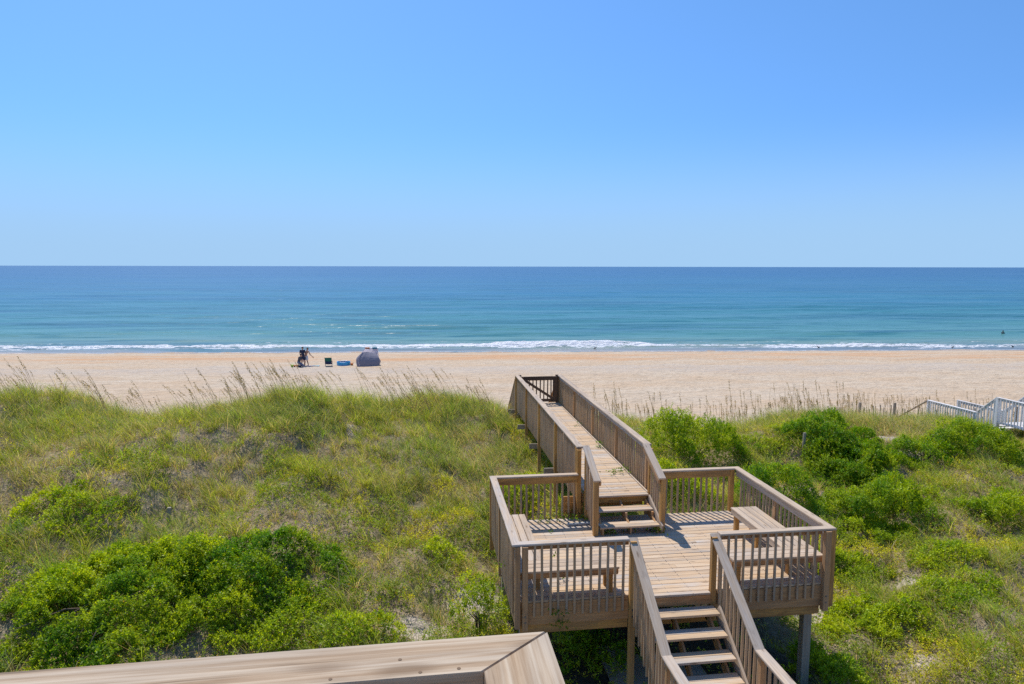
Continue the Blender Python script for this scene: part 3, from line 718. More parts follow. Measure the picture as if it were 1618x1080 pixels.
for k in range(4): part('tread', nw, W_WHITE, ((22.92, 24.3 + k * .24, 3.62 - k * .17), (24.22, 24.3 + k * .24, 3.62 - k * .17), .26, .036))
for x in (22.75, 24.1):
    if x < 24: cap(nw, (x, 27.78, 3.98), (x, 29.8, 2.7), w=.10, mat=W_OLD)
    part('stringer', nw, W_OLD, ((x, 27.78, 2.95), (x, 29.8, 1.75), .24, .04, U2))
    post(nw, x, 29.7, 1.3, 2.7, .09, .5, W_OLD)

# ---- sand fence and old posts
sf = empty('sand_fence', (22, 28.8, 3.0), 'low grey slatted sand fence half buried along the dune beyond the right-hand shrubs', 'fence')
fx = list(np.arange(18.6, 20.2, .13)) + list(np.arange(20.35, 22.6, .16)) + list(np.arange(23.0, 31.5, .30))
for i, x in enumerate(fx):
    y = 28.8 + .25 * math.sin(x * .7) + (0 if x < 23 else (x - 23) * .12); h = .62 + .3 * random.random(); z = float(terrain(x, y))
    mb = MB(); l = random.uniform(-.08, .08) if x < 24 else random.uniform(-.3, .1)
    mb.board((x, y, z - .3), (x + l, y, z + h), .045, .014, (0, 1, 0)); mb.build('picket', W_OLD, sf)
for x, h in ((20.25, 1.1), (21.9, 1.0), (26.3, 1.1), (29.2, 1.0)):
    y = 28.8 + .25 * math.sin(x * .7) + (0 if x < 23 else (x - 23) * .12); z = float(terrain(x, y)); mb = MB(); mb.board((x, y - .06, z - .4), (x + .02, y - .06, z + h), .10, .09, (0, 1, 0)); mb.build('post', W_OLD, sf)
for (px_, py_, h, lab) in ((265, 822, .32, 'short grey weathered post standing in the grass of the left dune'), (1268, 712, .62, 'leaning grey post among the shrubs beyond the right side of the deck')):
    q = gpt(px_, py_); mb = MB(); mb.board((q[0], q[1], q[2] - .4), (q[0] + .05, q[1], q[2] + h), .08, .07, (0, 1, 0)); 
    o = mb.build('old_post', W_OLD); tag(o, lab, 'post')
mb = MB(); mb.tube([(2.95, 13.45, ZD + .032), (4.1, 13.52, ZD + .032)], .03, 12); tag(mb.build('plastic_pipe', PVC, smooth=True), 'grey plastic pipe lying on the deck beside the short stairs', 'pipe')
# ------------------------------------------------------------------ people and things on the beach
SKIN = plain('fair_skin', (.55, .31, .21), .55, .4, .1, 6)  # one even skin tone, paler than the tanned one
SKIN2 = plain('tanned_skin', (.46, .25, .165), .55, .4, .1, 6)
HAIR = plain('dark_hair', (.035, .022, .018), .6, .3, .2, 60)
def fabric(n, c, **k): return plain(n, c, .85, .15, .25, 14, **k)
NAVY = fabric('navy_cloth', (.04, .05, .09)); CHAR = fabric('charcoal_cloth', (.085, .085, .10)); GREYB = fabric('grey_blue_cloth', (.20, .21, .28))
BROWN = fabric('dark_brown_swimwear', (.05, .02, .02)); WHITE = fabric('white_cloth', (.72, .72, .74))
class Body:
    """capsules and ellipsoids fused into one continuous surface by a voxel remesh"""
    def __init__(s): s.mb = MB()
    def limb(s, pts, rad):
        s.mb.tube(pts, rad, 10)
        for p, r in zip(pts, rad): s.mb.ell(p, (r, r, r), 10, 6)
    def done(s, name, mat, parent, vox=.012):
        o = s.mb.build(name, mat, parent, smooth=True)
        r = o.modifiers.new('fuse', 'REMESH'); r.mode = 'VOXEL'; r.voxel_size = vox; r.use_smooth_shade = True
        sm = o.modifiers.new('soften', 'SMOOTH'); sm.iterations = 2; sm.factor = .4
        return o
def hand(bd, w, d, side):
    w = np.array(w); d = np.array(d, float); d /= np.linalg.norm(d)
    a = np.cross(d, (0, 1, .1)); a /= np.linalg.norm(a); n = np.cross(a, d)
    pc = w + d * .05; bd.limb([w, pc, w + d * .09], [.026, .036, .034])
    for i, L in enumerate((.065, .075, .07, .055)):
        b0 = w + d * .085 + a * (i - 1.5) * .021; bd.limb([b0, b0 + d * L * .55 + n * .006, b0 + d * L + n * .022], [.010, .009, .008])
    t0 = w + d * .03 + a * side * .03; bd.limb([t0, t0 + a * side * .03 + d * .03, t0 + a * side * .035 + d * .06 + n * .01], [.012, .011, .009])
def head(bd, c, face, parent_cb=None):
    c = np.array(c); f = np.array(face, float); f /= np.linalg.norm(f)
    bd.mb.ell(c, (.078, .088, .115), 16, 12); bd.mb.ell(c + f * .035 - np.array([0, 0, .05]), (.055, .055, .06), 12, 8)
    bd.mb.ell(c + f * .10 - np.array([0, 0, .015]), (.014, .016, .022), 8, 6)
    s = np.cross(f, (0, 0, 1)); s /= np.linalg.norm(s)
    for k in (-1, 1): bd.mb.ell(c + s * k * .082, (.014, .018, .032), 8, 6)
    bd.mb.ell(c + f * .085 - np.array([0, 0, .055]), (.02, .016, .010), 8, 6)
def person(px_, py_, label, joints, face, skin, wear, t0=40, base=None, yaw=0, hairlen=.0):
    g = gpt(px_, py_, t0) if base is None else np.array(base)
    o = empty('person', tuple(g), label, 'person')
    J = {k: np.array(v, float) + g for k, v in joints.items()}
    B = Body()
    B.limb([J['pelvis'], (J['pelvis'] + J['chest']) / 2, J['chest']], [.135, .115, .135])
    B.limb([J['shL'], J['chest'] + np.array([0, 0, .05]), J['shR']], [.055, .09, .055]); B.limb([J['chest'], J['neck']], [.10, .055]); B.limb([J['neck'], J['head']], [.05, .05])
    for s_, sd in (('L', -1), ('R', 1)):
        B.limb([J['sh' + s_], J['el' + s_], J['wr' + s_]], [.052, .040, .027]); hand(B, J['wr' + s_], J['wr' + s_] - J['el' + s_], sd)
        B.limb([J['pelvis'] + (J['hip' + s_] - J['pelvis']) * .6, J['hip' + s_], J['kn' + s_], (J['kn' + s_] * .6 + J['an' + s_] * .4), J['an' + s_]], [.10, .095, .060, .058, .036])
        B.limb([J['an' + s_], J['to' + s_]], [.038, .026])
    head(B, J['head'], face)
    body = B.done('body', skin, o, .0105)
    H = Body(); f = np.array(face, float); f /= np.linalg.norm(f)
    H.mb.ell(J['head'] - f * .022 + np.array([0, 0, .028]), (.092, .098, .108), 14, 10)
    if hairlen: H.limb([J['head'] - f * .06, J['head'] - f * .09 - np.array([0, 0, hairlen])], [.06, .035])
    H.done('hair', HAIR, body, .014)
    E = MB(); s = np.cross(f, (0, 0, 1))
    for k in (-1, 1): E.ell(J['head'] + f * .080 + s * k * .032 + np.array([0, 0, .012]), (.011, .011, .009), 8, 6)
    E.build('eyes', HAIR, body)
    for nm, mat, kind in wear:
        W = Body()
        if kind == 'shirt':
            W.limb([J['pelvis'], (J['pelvis'] + J['chest']) / 2, J['chest']], [.150, .135, .150]); W.limb([J['shL'], J['chest'] + np.array([0, 0, .05]), J['shR']], [.07, .10, .07])
            for s_ in 'LR': W.limb([J['sh' + s_], (J['sh' + s_] * .35 + J['el' + s_] * .65)], [.068, .062])
        if kind == 'trousers':
            for s_ in 'LR': W.limb([J['pelvis'], J['hip' + s_], J['kn' + s_], J['kn' + s_] * .2 + J['an' + s_] * .8], [.145, .115, .082, .065])
        if kind == 'shorts':
            for s_ in 'LR': W.limb([J['pelvis'], J['hip' + s_], J['hip' + s_] * .35 + J['kn' + s_] * .65], [.145, .125, .12])
        if kind == 'top':
            c = J['chest'] - (J['chest'] - J['pelvis']) * .10; W.mb.ell(c, (.150, .125, .062), 16, 8)
        if kind == 'brief':
            W.mb.ell(J['pelvis'] + np.array([0, 0, .02]), (.160, .150, .075), 16, 8)
        W.done(nm, mat, body, .016)
    return o
person(474.5, 579.5, 'person in dark clothes kneeling on the sand with head bent down',
       dict(pelvis=(-.12, 0, .42), chest=(-.02, 0, .80), neck=(.03, 0, .93), head=(.10, -.02, 1.05), shL=(-.02, -.19, .86), shR=(-.02, .19, .86), elL=(.14, -.24, .62), elR=(.16, .24, .62),
            wrL=(.34, -.16, .48), wrR=(.36, .16, .48), hipL=(-.12, -.11, .40), hipR=(-.12, .11, .40), knL=(.26, -.14, .12), knR=(.28, .14, .12), anL=(-.18, -.15, .06), anR=(-.16, .15, .06), toL=(-.34, -.15, .04), toR=(-.32, .15, .04)),
       (.8, -.3, -.5), SKIN, (('shirt', CHAR, 'shirt'), ('trousers', GREYB, 'trousers')))
person(479.3, 577.8, 'person in a dark navy shirt standing behind the other two people on the sand',
       dict(pelvis=(0, 0, .92), chest=(-.04, 0, 1.30), neck=(-.04, 0, 1.46), head=(-.02, 0, 1.62), shL=(-.22, 0, 1.40), shR=(.14, 0, 1.40), elL=(-.26, -.04, 1.12), elR=(.20, -.08, 1.14),
            wrL=(-.20, -.16, .92), wrR=(.20, -.26, 1.0), hipL=(-.10, 0, .88), hipR=(.10, 0, .88), knL=(-.11, -.04, .47), knR=(.10, -.02, .47), anL=(-.12, 0, .08), anR=(.11, 0, .08), toL=(-.13, -.16, .03), toR=(.12, -.16, .03)),
       (.3, -1, -.2), SKIN2, (('shirt', NAVY, 'shirt'), ('shorts', NAVY, 'shorts')))
person(485.5, 577.5, 'standing person in bikini top and white shorts reaching both arms down',
       dict(pelvis=(-.12, 0, .88), chest=(-.02, -.06, 1.24), neck=(.03, -.10, 1.38), head=(.08, -.13, 1.53), shL=(-.20, -.07, 1.32), shR=(.17, -.07, 1.30), elL=(-.38, -.16, 1.08), elR=(.30, -.10, 1.02),
            wrL=(-.52, -.24, .84), wrR=(.50, -.16, .84), hipL=(-.22, 0, .84), hipR=(-.03, 0, .84), knL=(-.19, -.06, .46), knR=(.02, -.02, .45), anL=(-.20, 0, .08), anR=(.10, 0, .08), toL=(-.22, -.16, .03), toR=(.14, -.15, .03)),
       (-.1, -1, -.3), SKIN2, (('bikini_top', BROWN, 'top'), ('shorts', WHITE, 'shorts')))
q = inv(1584.5, 526.5, .02)
person(0, 0, 'dark swimmer standing chest-deep in the sea at the far right',
       dict(pelvis=(0, 0, .92), chest=(0, 0, 1.30), neck=(0, 0, 1.46), head=(0, 0, 1.62), shL=(-.19, 0, 1.40), shR=(.19, 0, 1.40), elL=(-.30, -.05, 1.14), elR=(.30, -.05, 1.14),
            wrL=(-.34, -.2, .98), wrR=(.34, -.2, .98), hipL=(-.10, 0, .88), hipR=(.10, 0, .88), knL=(-.11, 0, .47), knR=(.10, 0, .47), anL=(-.12, 0, .08), anR=(.11, 0, .08), toL=(-.13, -.16, .03), toR=(.12, -.16, .03)),
       (.2, 1, 0), SKIN2, (('wetsuit', CHAR, 'shirt'), ('wetsuit_legs', CHAR, 'trousers')), base=(q[0], q[1], -1.25))

# beach tent
g = gpt(580.5, 578, 40)
tent = empty('beach_tent', tuple(g), 'grey half-dome beach tent with a pale raised canopy facing the sea', 'tent')
T_G = fabric('grey_tent_fabric', (.30, .285, .33), trans=.12); T_W = fabric('pale_tent_fabric', (.82, .78, .82), trans=.55)
def tp(x, y, z): return g + np.array([x * .93, y, z * .97])
k_ = 1 / 17.45                                                # metres per photograph pixel at the tent
apex = (-.50, .35, 1.20)
rimp = [(-1.02, .75, .0), (-1.03, .35, .0), (-.98, -.05, .0), (-.55, -.28, .0), (.1, -.34, .0), (.70, -.26, .0), (1.06, .0, .0), (1.10, .75, 0)]
top = [(-.86, .95, .62), (-.80, .6, .95), (-.50, .45, 1.20), (-.12, .55, 1.235), (.30, .62, 1.16), (.60, .68, 1.08), (.86, .72, .98), (1.0, .85, .45)]
mb = MB(); nr = 7
mid = []
for j in range(nr + 1):
    t = j / nr; row = []
    for a, b in zip(rimp, top):
        a = np.array(a); b = np.array(b); bul = math.sin(t * math.pi) * .17
        p = a * (1 - t) + b * t; out_ = (a - np.array([0, .5, 0])); out_[2] = 0; out_ /= (np.linalg.norm(out_) + 1e-6)
        row.append(tp(*(p + out_ * bul + np.array([0, 0, bul * .7]))))
    mid.append(row)
n0 = len(mb.v)
for row in mid:
    for p in row: mb.v.append(p); mb.gc.append(p); mb.tn.append(.5)
for j in range(nr):
    for i in range(7): a = n0 + j * 8 + i; mb.f.append((a, a + 1, a + 9, a + 8)); mb.mi.append(0)
o = mb.build('tent_shell', T_G, tent); o.modifiers.new('s', 'SOLIDIFY').thickness = .01
mb = MB()
pw = [tp(*p) for p in [(-.50, .47, 1.20), (-.12, .57, 1.235), (.30, .64, 1.16), (.60, .70, 1.08), (.86, .74, .98)]]; pt = [tp(*p) for p in [(-.42, .95, 1.36), (-.30, 1.1, 1.50), (.15, 1.15, 1.52), (.55, 1.15, 1.52), (.93, 1.1, 1.50)]]
for i in range(4): mb.poly([pw[i], pw[i + 1], pt[i + 1], pt[i]])
mb.poly([pw[4], tp(1.02, .95, .35), tp(1.06, 1.15, .0), pt[4]])
o = mb.build('canopy', T_W, tent); o.modifiers.new('s', 'SOLIDIFY').thickness = .012
mb = MB()
for ps in ([(-1.02, .75, 0), (-.93, .7, .6), (-.50, .45, 1.23), (-.3, 1.1, 1.51), (.93, 1.1, 1.51), (1.07, 1.15, 0)], [(-.50, .44, 1.23), (-.12, .4, .9), (.30, .0, .55), (.55, -.33, .0)], [(-.50, .44, 1.23), (-.78, .1, .8), (-.80, -.22, .3), (-.6, -.28, 0)]):
    mb.tube([tp(*p) for p in ps], .014, 6)
mb.build('pole', T_W, tent)
def draped(name, label, x0, x1, y, z, c, th=.10):
    mb = MB(); n0 = 0; L = 9
    rows = []
    for j in range(5):
        r = []
        for i in range(L):
            x = x0 + (x1 - x0) * i / (L - 1); w = .015 * math.sin(i * 1.9 + j)
            dy, dz = [(-.09, -.13), (-.05, -.03), (0, .02), (.06, -.03), (.09, -.14)][j]
            r.append(tp(x, y + dy + w, z + dz + w))
        rows.append(r)
    for r in rows:
        for p in r: mb.v.append(p); mb.gc.append(p); mb.tn.append(.5)
    for j in range(4):
        for i in range(L - 1): a = j * L + i; mb.f.append((a, a + 1, a + L + 1, a + L)); mb.mi.append(0)
    o = mb.build(name, fabric(name + '_cloth', c), smooth=True); o.modifiers.new('s', 'SOLIDIFY').thickness = .03
    tag(o, label, 'towel')
draped('orange_towel', 'small orange towel draped over the top edge of the beach tent', -.26, .16, 1.12, 1.575, (.62, .20, .06))
draped('teal_towel', 'dark teal towel draped over the top right corner of the beach tent', .42, .86, 1.12, 1.585, (.03, .22, .30))

# folding beach chair, seen from behind
g = gpt(519, 578.5, 40)
ch = empty('beach_chair', tuple(g), 'low folding beach chair with a green and navy back, empty, facing the sea', 'chair')
def cp(x, y, z): return g + np.array([x, y, z])
F_G = fabric('green_chair_cloth', (.03, .16, .13)); F_N = fabric('navy_chair_cloth', (.03, .05, .12))
mb = MB()
for x in (-.29, .29):
    mb.tube([cp(x, -.12, .78), cp(x, .02, .30), cp(x, .06, .22), cp(x, .52, .26)], .014, 8); mb.tube([cp(x, .50, .27), cp(x, .1, .02)], .014, 8); mb.tube([cp(x, -.05, .03), cp(x, .35, .24)], .014, 8)
    mb.tube([cp(x, -.03, .44), cp(x, .40, .44), cp(x, .42, .25)], .016, 8)
mb.tube([cp(-.29, -.12, .78), cp(.29, -.12, .78)], .014, 8); mb.tube([cp(-.29, -.05, .03), cp(.29, -.05, .03)], .014, 8); mb.tube([cp(-.29, .1, .02), cp(.29, .1, .02)], .014, 8)
mb.build('frame', CHAR, ch, True)
def sheet(name, pts, mat, parent, th=.02):
    mb = MB(); nr = len(pts)
    for r in pts:
        for p in r: mb.v.append(p); mb.gc.append(p); mb.tn.append(.5)
    m_ = len(pts[0])
    for j in range(nr - 1):
        for i in range(m_ - 1): a = j * m_ + i; mb.f.append((a, a + 1, a + m_ + 1, a + m_)); mb.mi.append(0)
    o = mb.build(name, mat, parent, True); o.modifiers.new('s', 'SOLIDIFY').thickness = th; return o
xs = [-.29, -.15, 0, .15, .29]
sheet('backrest', [[cp(x * (1.12 if t < .2 else 1), -.13 + t * .13 - .05 * math.cos(x * 5), .80 - t * .34) for x in xs] for t in (0, .25, .5, .75, 1)], F_G, ch)
sheet('lower_back', [[cp(x, .0 + t * .05 - .04 * math.cos(x * 5), .46 - t * .24) for x in xs] for t in (0, .5, 1)], F_N, ch)
sheet('seat', [[cp(x, .06 + t * .45, .22 + .03 * t - .04 * math.cos(x * 5)) for x in xs] for t in (0, .5, 1)], F_N, ch)
# paddling pool
g = gpt(542.3, 577.6, 40)
P_B = plain('blue_pool_vinyl', (.04, .42, .80), .35, .5, .1, 6); P_D = plain('deep_blue_pool_vinyl', (.015, .10, .30), .4, .5, .1, 6)
pool = empty('paddling_pool', tuple(g), 'round bright blue paddling pool standing on the sand between chair and tent', 'pool')
mb = MB(); n_ = 36
prof = [(.60, 0), (.61, .08), (.595, .17), (.61, .26), (.60, .33), (.575, .35), (.55, .33)]
for r_, z_ in prof:
    for k in range(n_):
        th = 2 * math.pi * k / n_; mb.v.append(g + np.array([r_ * math.cos(th), r_ * .8 * math.sin(th) + .4, z_ + .01 * math.sin(th * 5)])); mb.gc.append(mb.v[-1]); mb.tn.append(.5)
for j in range(len(prof) - 1):
    for k in range(n_): a = j * n_ + k; b2 = j * n_ + (k + 1) % n_; mb.f.append((a, b2, b2 + n_, a + n_)); mb.mi.append(0)
mb.build('pool_wall', P_B, pool, True)
mb = MB()
for r_, z_ in ((.56, .335), (.545, .28), (.54, .05), (.02, .05)):
    for k in range(n_):
        th = 2 * math.pi * k / n_; mb.v.append(g + np.array([r_ * math.cos(th), r_ * .8 * math.sin(th) + .4, z_])); mb.gc.append(mb.v[-1]); mb.tn.append(.5)
for j in range(3):
    for k in range(n_): a = j * n_ + k; b2 = j * n_ + (k + 1) % n_; mb.f.append((a, a + n_, b2 + n_, b2)); mb.mi.append(0)
mb.build('pool_liner', P_D, pool, True)
# toys, towels, bag
ORG = plain('orange_plastic', (.75, .25, .03), .4); YEL = plain('yellow_plastic', (.80, .52, .05), .4); LIM = plain('lime_plastic', (.45, .65, .06), .4)
def bucket(px_, py_, label, mat, mat2, s=1.0, cat='bucket'):
    g = gpt(px_, py_, 40); o = empty('beach_bucket', tuple(g), label, cat)
    mb = MB(); mb.tube([g, g + np.array([0, 0, .20 * s]), g + np.array([0, 0, .215 * s])], [.10 * s, .14 * s, .15 * s], 18); mb.build('pail', mat, o, False)
    mb = MB(); mb.tube([g + np.array([.14 * s * math.cos(t), .05, .2 * s + .11 * s * math.sin(t)]) for t in np.linspace(0, math.pi, 9)], .01, 6); mb.build('handle', mat2, o, True); return o
bucket(556.0, 577.0, 'small orange bucket with a yellow handle beside the paddling pool', ORG, YEL, 1.0)
bucket(461.6, 579.6, 'lime green bucket on the sand left of the kneeling person', LIM, LIM, .9)
g = gpt(467.8, 579.6, 40); o = empty('toy_truck', tuple(g), 'orange toy truck on the sand beside the kneeling person', 'toy')
mb = MB(); mb.board(g + np.array([-.2, 0, .13]), g + np.array([.16, 0, .13]), .18, .10, ch=.02); mb.build('truck_bed', ORG, o); mb = MB(); mb.board(g + np.array([.16, 0, .15]), g + np.array([.26, 0, .15]), .17, .15, ch=.02); mb.build('cab', YEL, o)
for dx in (-.13, .17):
    mb = MB(); mb.tube([g + np.array([dx, -.10, .05]), g + np.array([dx, .10, .05])], .05, 14); mb.build('wheel', CHAR, o)
def towel(px_, py_, label, c, L=.9, W=.5, rot=.1):
    g = gpt(px_, py_, 40); rows = []
    for j in range(7):
        r = []
        for i in range(12):
            u = (i / 11 - .5) * L; v = (j / 6 - .5) * W; x = g[0] + u * math.cos(rot) - v * math.sin(rot); y = g[1] + u * math.sin(rot) + v * math.cos(rot) + .2
            r.append(np.array([x, y, float(terrain(x, y)) + .05 + .025 * math.sin(i * 1.7 + j * .9)]))
        rows.append(r)
    o = sheet('beach_towel', rows, fabric('towel_cloth', c), None, .035); tag(o, label, 'towel', 'towels on the sand')
towel(489.5, 579.0, 'crumpled grey-blue towel at the feet of the people', (.30, .34, .46), .7, .5, .05)
towel(499, 578.5, 'pale turquoise towel spread on the sand right of the people', (.33, .55, .62), .55, .45, -.08)
g = gpt(473.5, 580.3, 40); o = empty('beach_bag', tuple(g), 'small dark bag on the sand in front of the kneeling person', 'bag')
mb = MB(); mb.tube([g, g + np.array([0, 0, .1]), g + np.array([0, 0, .2])], [.13, .15, .09], 10); mb.build('pouch', NAVY, o, True); mb = MB(); mb.tube([g + np.array([.1 * math.cos(t), 0, .18 + .1 * math.sin(t)]) for t in np.linspace(0, math.pi, 8)], .012, 6); mb.build('strap', CHAR, o, True)

# shore birds
BIRD = plain('grey_brown_feathers', (.10, .085, .075), .8, .2, .3, 40); BILL = plain('dark_bill', (.03, .03, .03), .5)
def bird(px_, py_, label, turn):
    g = gpt(px_, py_, 40); g[2] = float(terrain(g[0], g[1])); c = math.cos(turn)
    mb = MB(); f = 1 if c > 0 else -1
    def b(x, y, z): return g + np.array([x * f, y, z])
    mb.tube([b(-.20, 0, .20), b(-.12, 0, .21), b(0, 0, .23), b(.09, 0, .26), b(.13, 0, .32), b(.17, 0, .35), b(.20, 0, .345)], [.012, .045, .075, .06, .035, .04, .018], 10)
    o = mb.build('shore_bird', BIRD, smooth=True)
    for y in (-.025, .025):
        m2 = MB(); m2.tube([b(0, y, .18), b(-.015, y, .10), b(.0, y, .0), b(.03, y, .0)], .007, 6); m2.build('leg', BILL, o)
    m2 = MB(); m2.tube([b(.20, 0, .345), b(.27, 0, .325)], [.009, .004], 6); m2.build('bill', BILL, o)
    tag(o, label, 'bird', 'small birds along the waterline')
bird(940, 552.5, 'small dark shore bird at the waterline, straight beyond the boardwalk gate', 0)
bird(1078.5, 550.5, 'small shore bird in the wash just right of the tallest white breaker', 0)
bird(1293, 551.0, 'shore bird at the waterline midway between the deck and the right edge', 3)
bird(1505, 551.0, 'shore bird standing on wet sand below and left of the swimmer', 0)
bird(1600, 550.0, 'shore bird nearest the right edge of the waterline', 3)
# ------------------------------------------------------------------ vegetation
def proj(P):
    d = P - np.array([0, 0, CAMZ]); w = d @ fw
    return PCX + FPX * (d @ rt) / w, PCY - FPX * (d @ up) / w, w
def in_view(x, y, z, m=190):
    px_, py_, w = proj(np.stack([x, y, z], -1)); return (w > 1) & (px_ > -m) & (px_ < 1618 + m) & (py_ < 1080 + m * 1.3)
def np_mesh(name, V, faces_q, faces_t, colr, mat):
    me = bpy.data.meshes.new(name)
    me.vertices.add(len(V)); me.vertices.foreach_set('co', V.astype(np.float32).ravel())
    li = np.concatenate([faces_q.ravel(), faces_t.ravel()]).astype(np.int32)
    me.loops.add(len(li)); me.loops.foreach_set('vertex_index', li)
    nq, nt_ = len(faces_q), len(faces_t)
    me.polygons.add(nq + nt_)
    me.polygons.foreach_set('loop_start', np.concatenate([np.arange(nq) * 4, nq * 4 + np.arange(nt_) * 3]).astype(np.int32))
    c = np.ones((len(V), 4), np.float32); c[:, :3] = colr
    a = me.attributes.new('col', 'FLOAT_COLOR', 'POINT'); a.data.foreach_set('color', c.ravel())
    me.update(calc_edges=True); me.materials.append(mat); return me
def blades_geo(x, y, z, h, az, lean, droop, w, cb, ct):
    n = len(x); ts = np.array([0, .38, .74, 1.0]); wd = np.array([1, .95, .6, 0])
    ca, sa_ = np.cos(az), np.sin(az); rr = rng.random(n) * np.pi; px_, py_ = np.cos(rr), np.sin(rr)
    V = np.zeros((n, 7, 3)); C = np.zeros((n, 7, 3))
    for i, t in enumerate(ts):
        hx = h * lean * (t * .35 + t * t * .9); vz = h * (t - droop * t ** 3)
        cx = x + ca * hx; cy = y + sa_ * hx; cz = z + vz; cc = cb * (1 - t) + ct * t
        if i < 3:
            V[:, 2 * i] = np.stack([cx - px_ * w * wd[i] / 2, cy - py_ * w * wd[i] / 2, cz], -1); V[:, 2 * i + 1] = np.stack([cx + px_ * w * wd[i] / 2, cy + py_ * w * wd[i] / 2, cz], -1)
            C[:, 2 * i] = cc; C[:, 2 * i + 1] = cc
        else: V[:, 6] = np.stack([cx, cy, cz], -1); C[:, 6] = cc
    b = np.arange(n)[:, None] * 7
    q = np.concatenate([b + np.array([0, 1, 3, 2]), b + np.array([2, 3, 5, 4])]); t3 = b + np.array([4, 5, 6])
    return V.reshape(-1, 3), q, t3, C.reshape(-1, 3)
def leaves_geo(c, d, nrm, L, W, colr):
    """rhombic leaves: stalk end c, direction d, face normal nrm"""
    n = len(c); d = d / np.linalg.norm(d, axis=1)[:, None]; s = np.cross(d, nrm); s /= (np.linalg.norm(s, axis=1)[:, None] + 1e-9); nn = np.cross(s, d)
    V = np.zeros((n, 4, 3)); L = L[:, None]; W = W[:, None]
    V[:, 0] = c; V[:, 1] = c + d * L * .5 + s * W * .5 + nn * W * .12; V[:, 2] = c + d * L - nn * L * .12; V[:, 3] = c + d * L * .5 - s * W * .5 + nn * W * .12
    q = np.arange(n * 4).reshape(n, 4)
    return V.reshape(-1, 3), q, np.repeat(colr, 4, axis=0)
def shoots(base, dirs, length, nleaf, L, W, colfun):
    """leafy shoots: spiralled leaves along a short stem"""
    n = len(base); dirs = dirs / np.linalg.norm(dirs, axis=1)[:, None]
    a = np.cross(dirs, np.array([.31, .17, .93])); a /= (np.linalg.norm(a, axis=1)[:, None] + 1e-9); b = np.cross(dirs, a)
    cs, ds, ns, Ls, Ws, sid, tt_ = [], [], [], [], [], [], []
    ph0 = rng.random(n) * 6.28
    for k in range(nleaf):
        t = (k + .5) / nleaf; ph = ph0 + k * 2.4; rad = a * np.cos(ph)[:, None] + b * np.sin(ph)[:, None]
        cs.append(base + dirs * (length * t)[:, None]); o = .35 + .9 * t
        dd = rad + dirs * o + rng.normal(0, .22, (n, 3)); ds.append(dd); ns.append(dirs * 1.0 - rad * .25 + rng.normal(0, .28, (n, 3)))
        sc_ = (.75 + .5 * rng.random(n)) * (1.0 - .25 * t); Ls.append(L * sc_); Ws.append(W * sc_); sid.append(np.arange(n)); tt_.append(np.full(n, t))
    sid = np.concatenate(sid); tt_ = np.concatenate(tt_)
    return leaves_geo(np.concatenate(cs), np.concatenate(ds), np.concatenate(ns), np.concatenate(Ls), np.concatenate(Ws), colfun(sid, tt_))
def area_pts(dens, x0=-22, x1=32, y0=8.5, y1=27.6):
    n = int((x1 - x0) * (y1 - y0) * dens); x = rng.uniform(x0, x1, n); y = rng.uniform(y0, y1, n); z = terrain(x, y)
    k = in_view(x, y, z); return x[k], y[k], z[k]
def jit(c, n, s=.25): return np.array(c)[None] * (1 + rng.normal(0, s, (n, 1))) * (1 + rng.normal(0, s * .25, (n, 3)))
def room(x, y, z):          # head room under decks and walkways
    r = np.full(len(x), 9.0)
    r = np.where((x > 1.25) & (x < 7.05) & (y > 10.0) & (y < 14.1), 4.0 - z, r)
    r = np.where((x > 3.1) & (x < 5.05) & (y >= 14.1) & (y < 24.0), 4.95 - z, r)
    r = np.where((x > 3.1) & (x < 5.05) & (y >= 24.0), .15, r)
    r = np.where((x > 3.1) & (x < 5.1) & (y < 10.5), .3, r)
    r = np.where((x > 22.6) & (x < 24.4), .5, r)
    return r
def leafy(x, y):
    b = .06 * sstep(17.5, 12.5, y) + .07 * sstep(6, 9, x) * sstep(26, 21, y) + .10 * sstep(24.5, 21, y) * sstep(-7, -11, x) * .4 - .10 * sstep(19, 23, y) - .05 * sstep(4, 0, x) * sstep(15, 18, y)
    return sstep(.46, .58, fbm(x * .55, y * .55, 111) * .65 + fbm(x * 1.7, y * 1.7, 117) * .35 + b)
def dryness(x, y):
    b = 0
    for cx, cy, r in ((10.3, 20.2, 1.5), (17.0, 22.5, 1.8), (14.0, 16.0, 1.3), (-3.0, 16.0, 1.2), (.3, 14.6, 1.2), (11.8, 12.6, 1.3), (-9.5, 18.0, 1.4)): b = b + .16 * np.exp(-((x - cx) ** 2 + (y - cy) ** 2) / r ** 2)
    return sstep(.47, .65, fbm(x * .6, y * .6, 131) * .6 + fbm(x * 2.1, y * 2.1, 137) * .4 + b)
def under_deck(x, y): return (x > 1.6) & (x < 6.9) & (y > 9.6) & (y < 13.9)

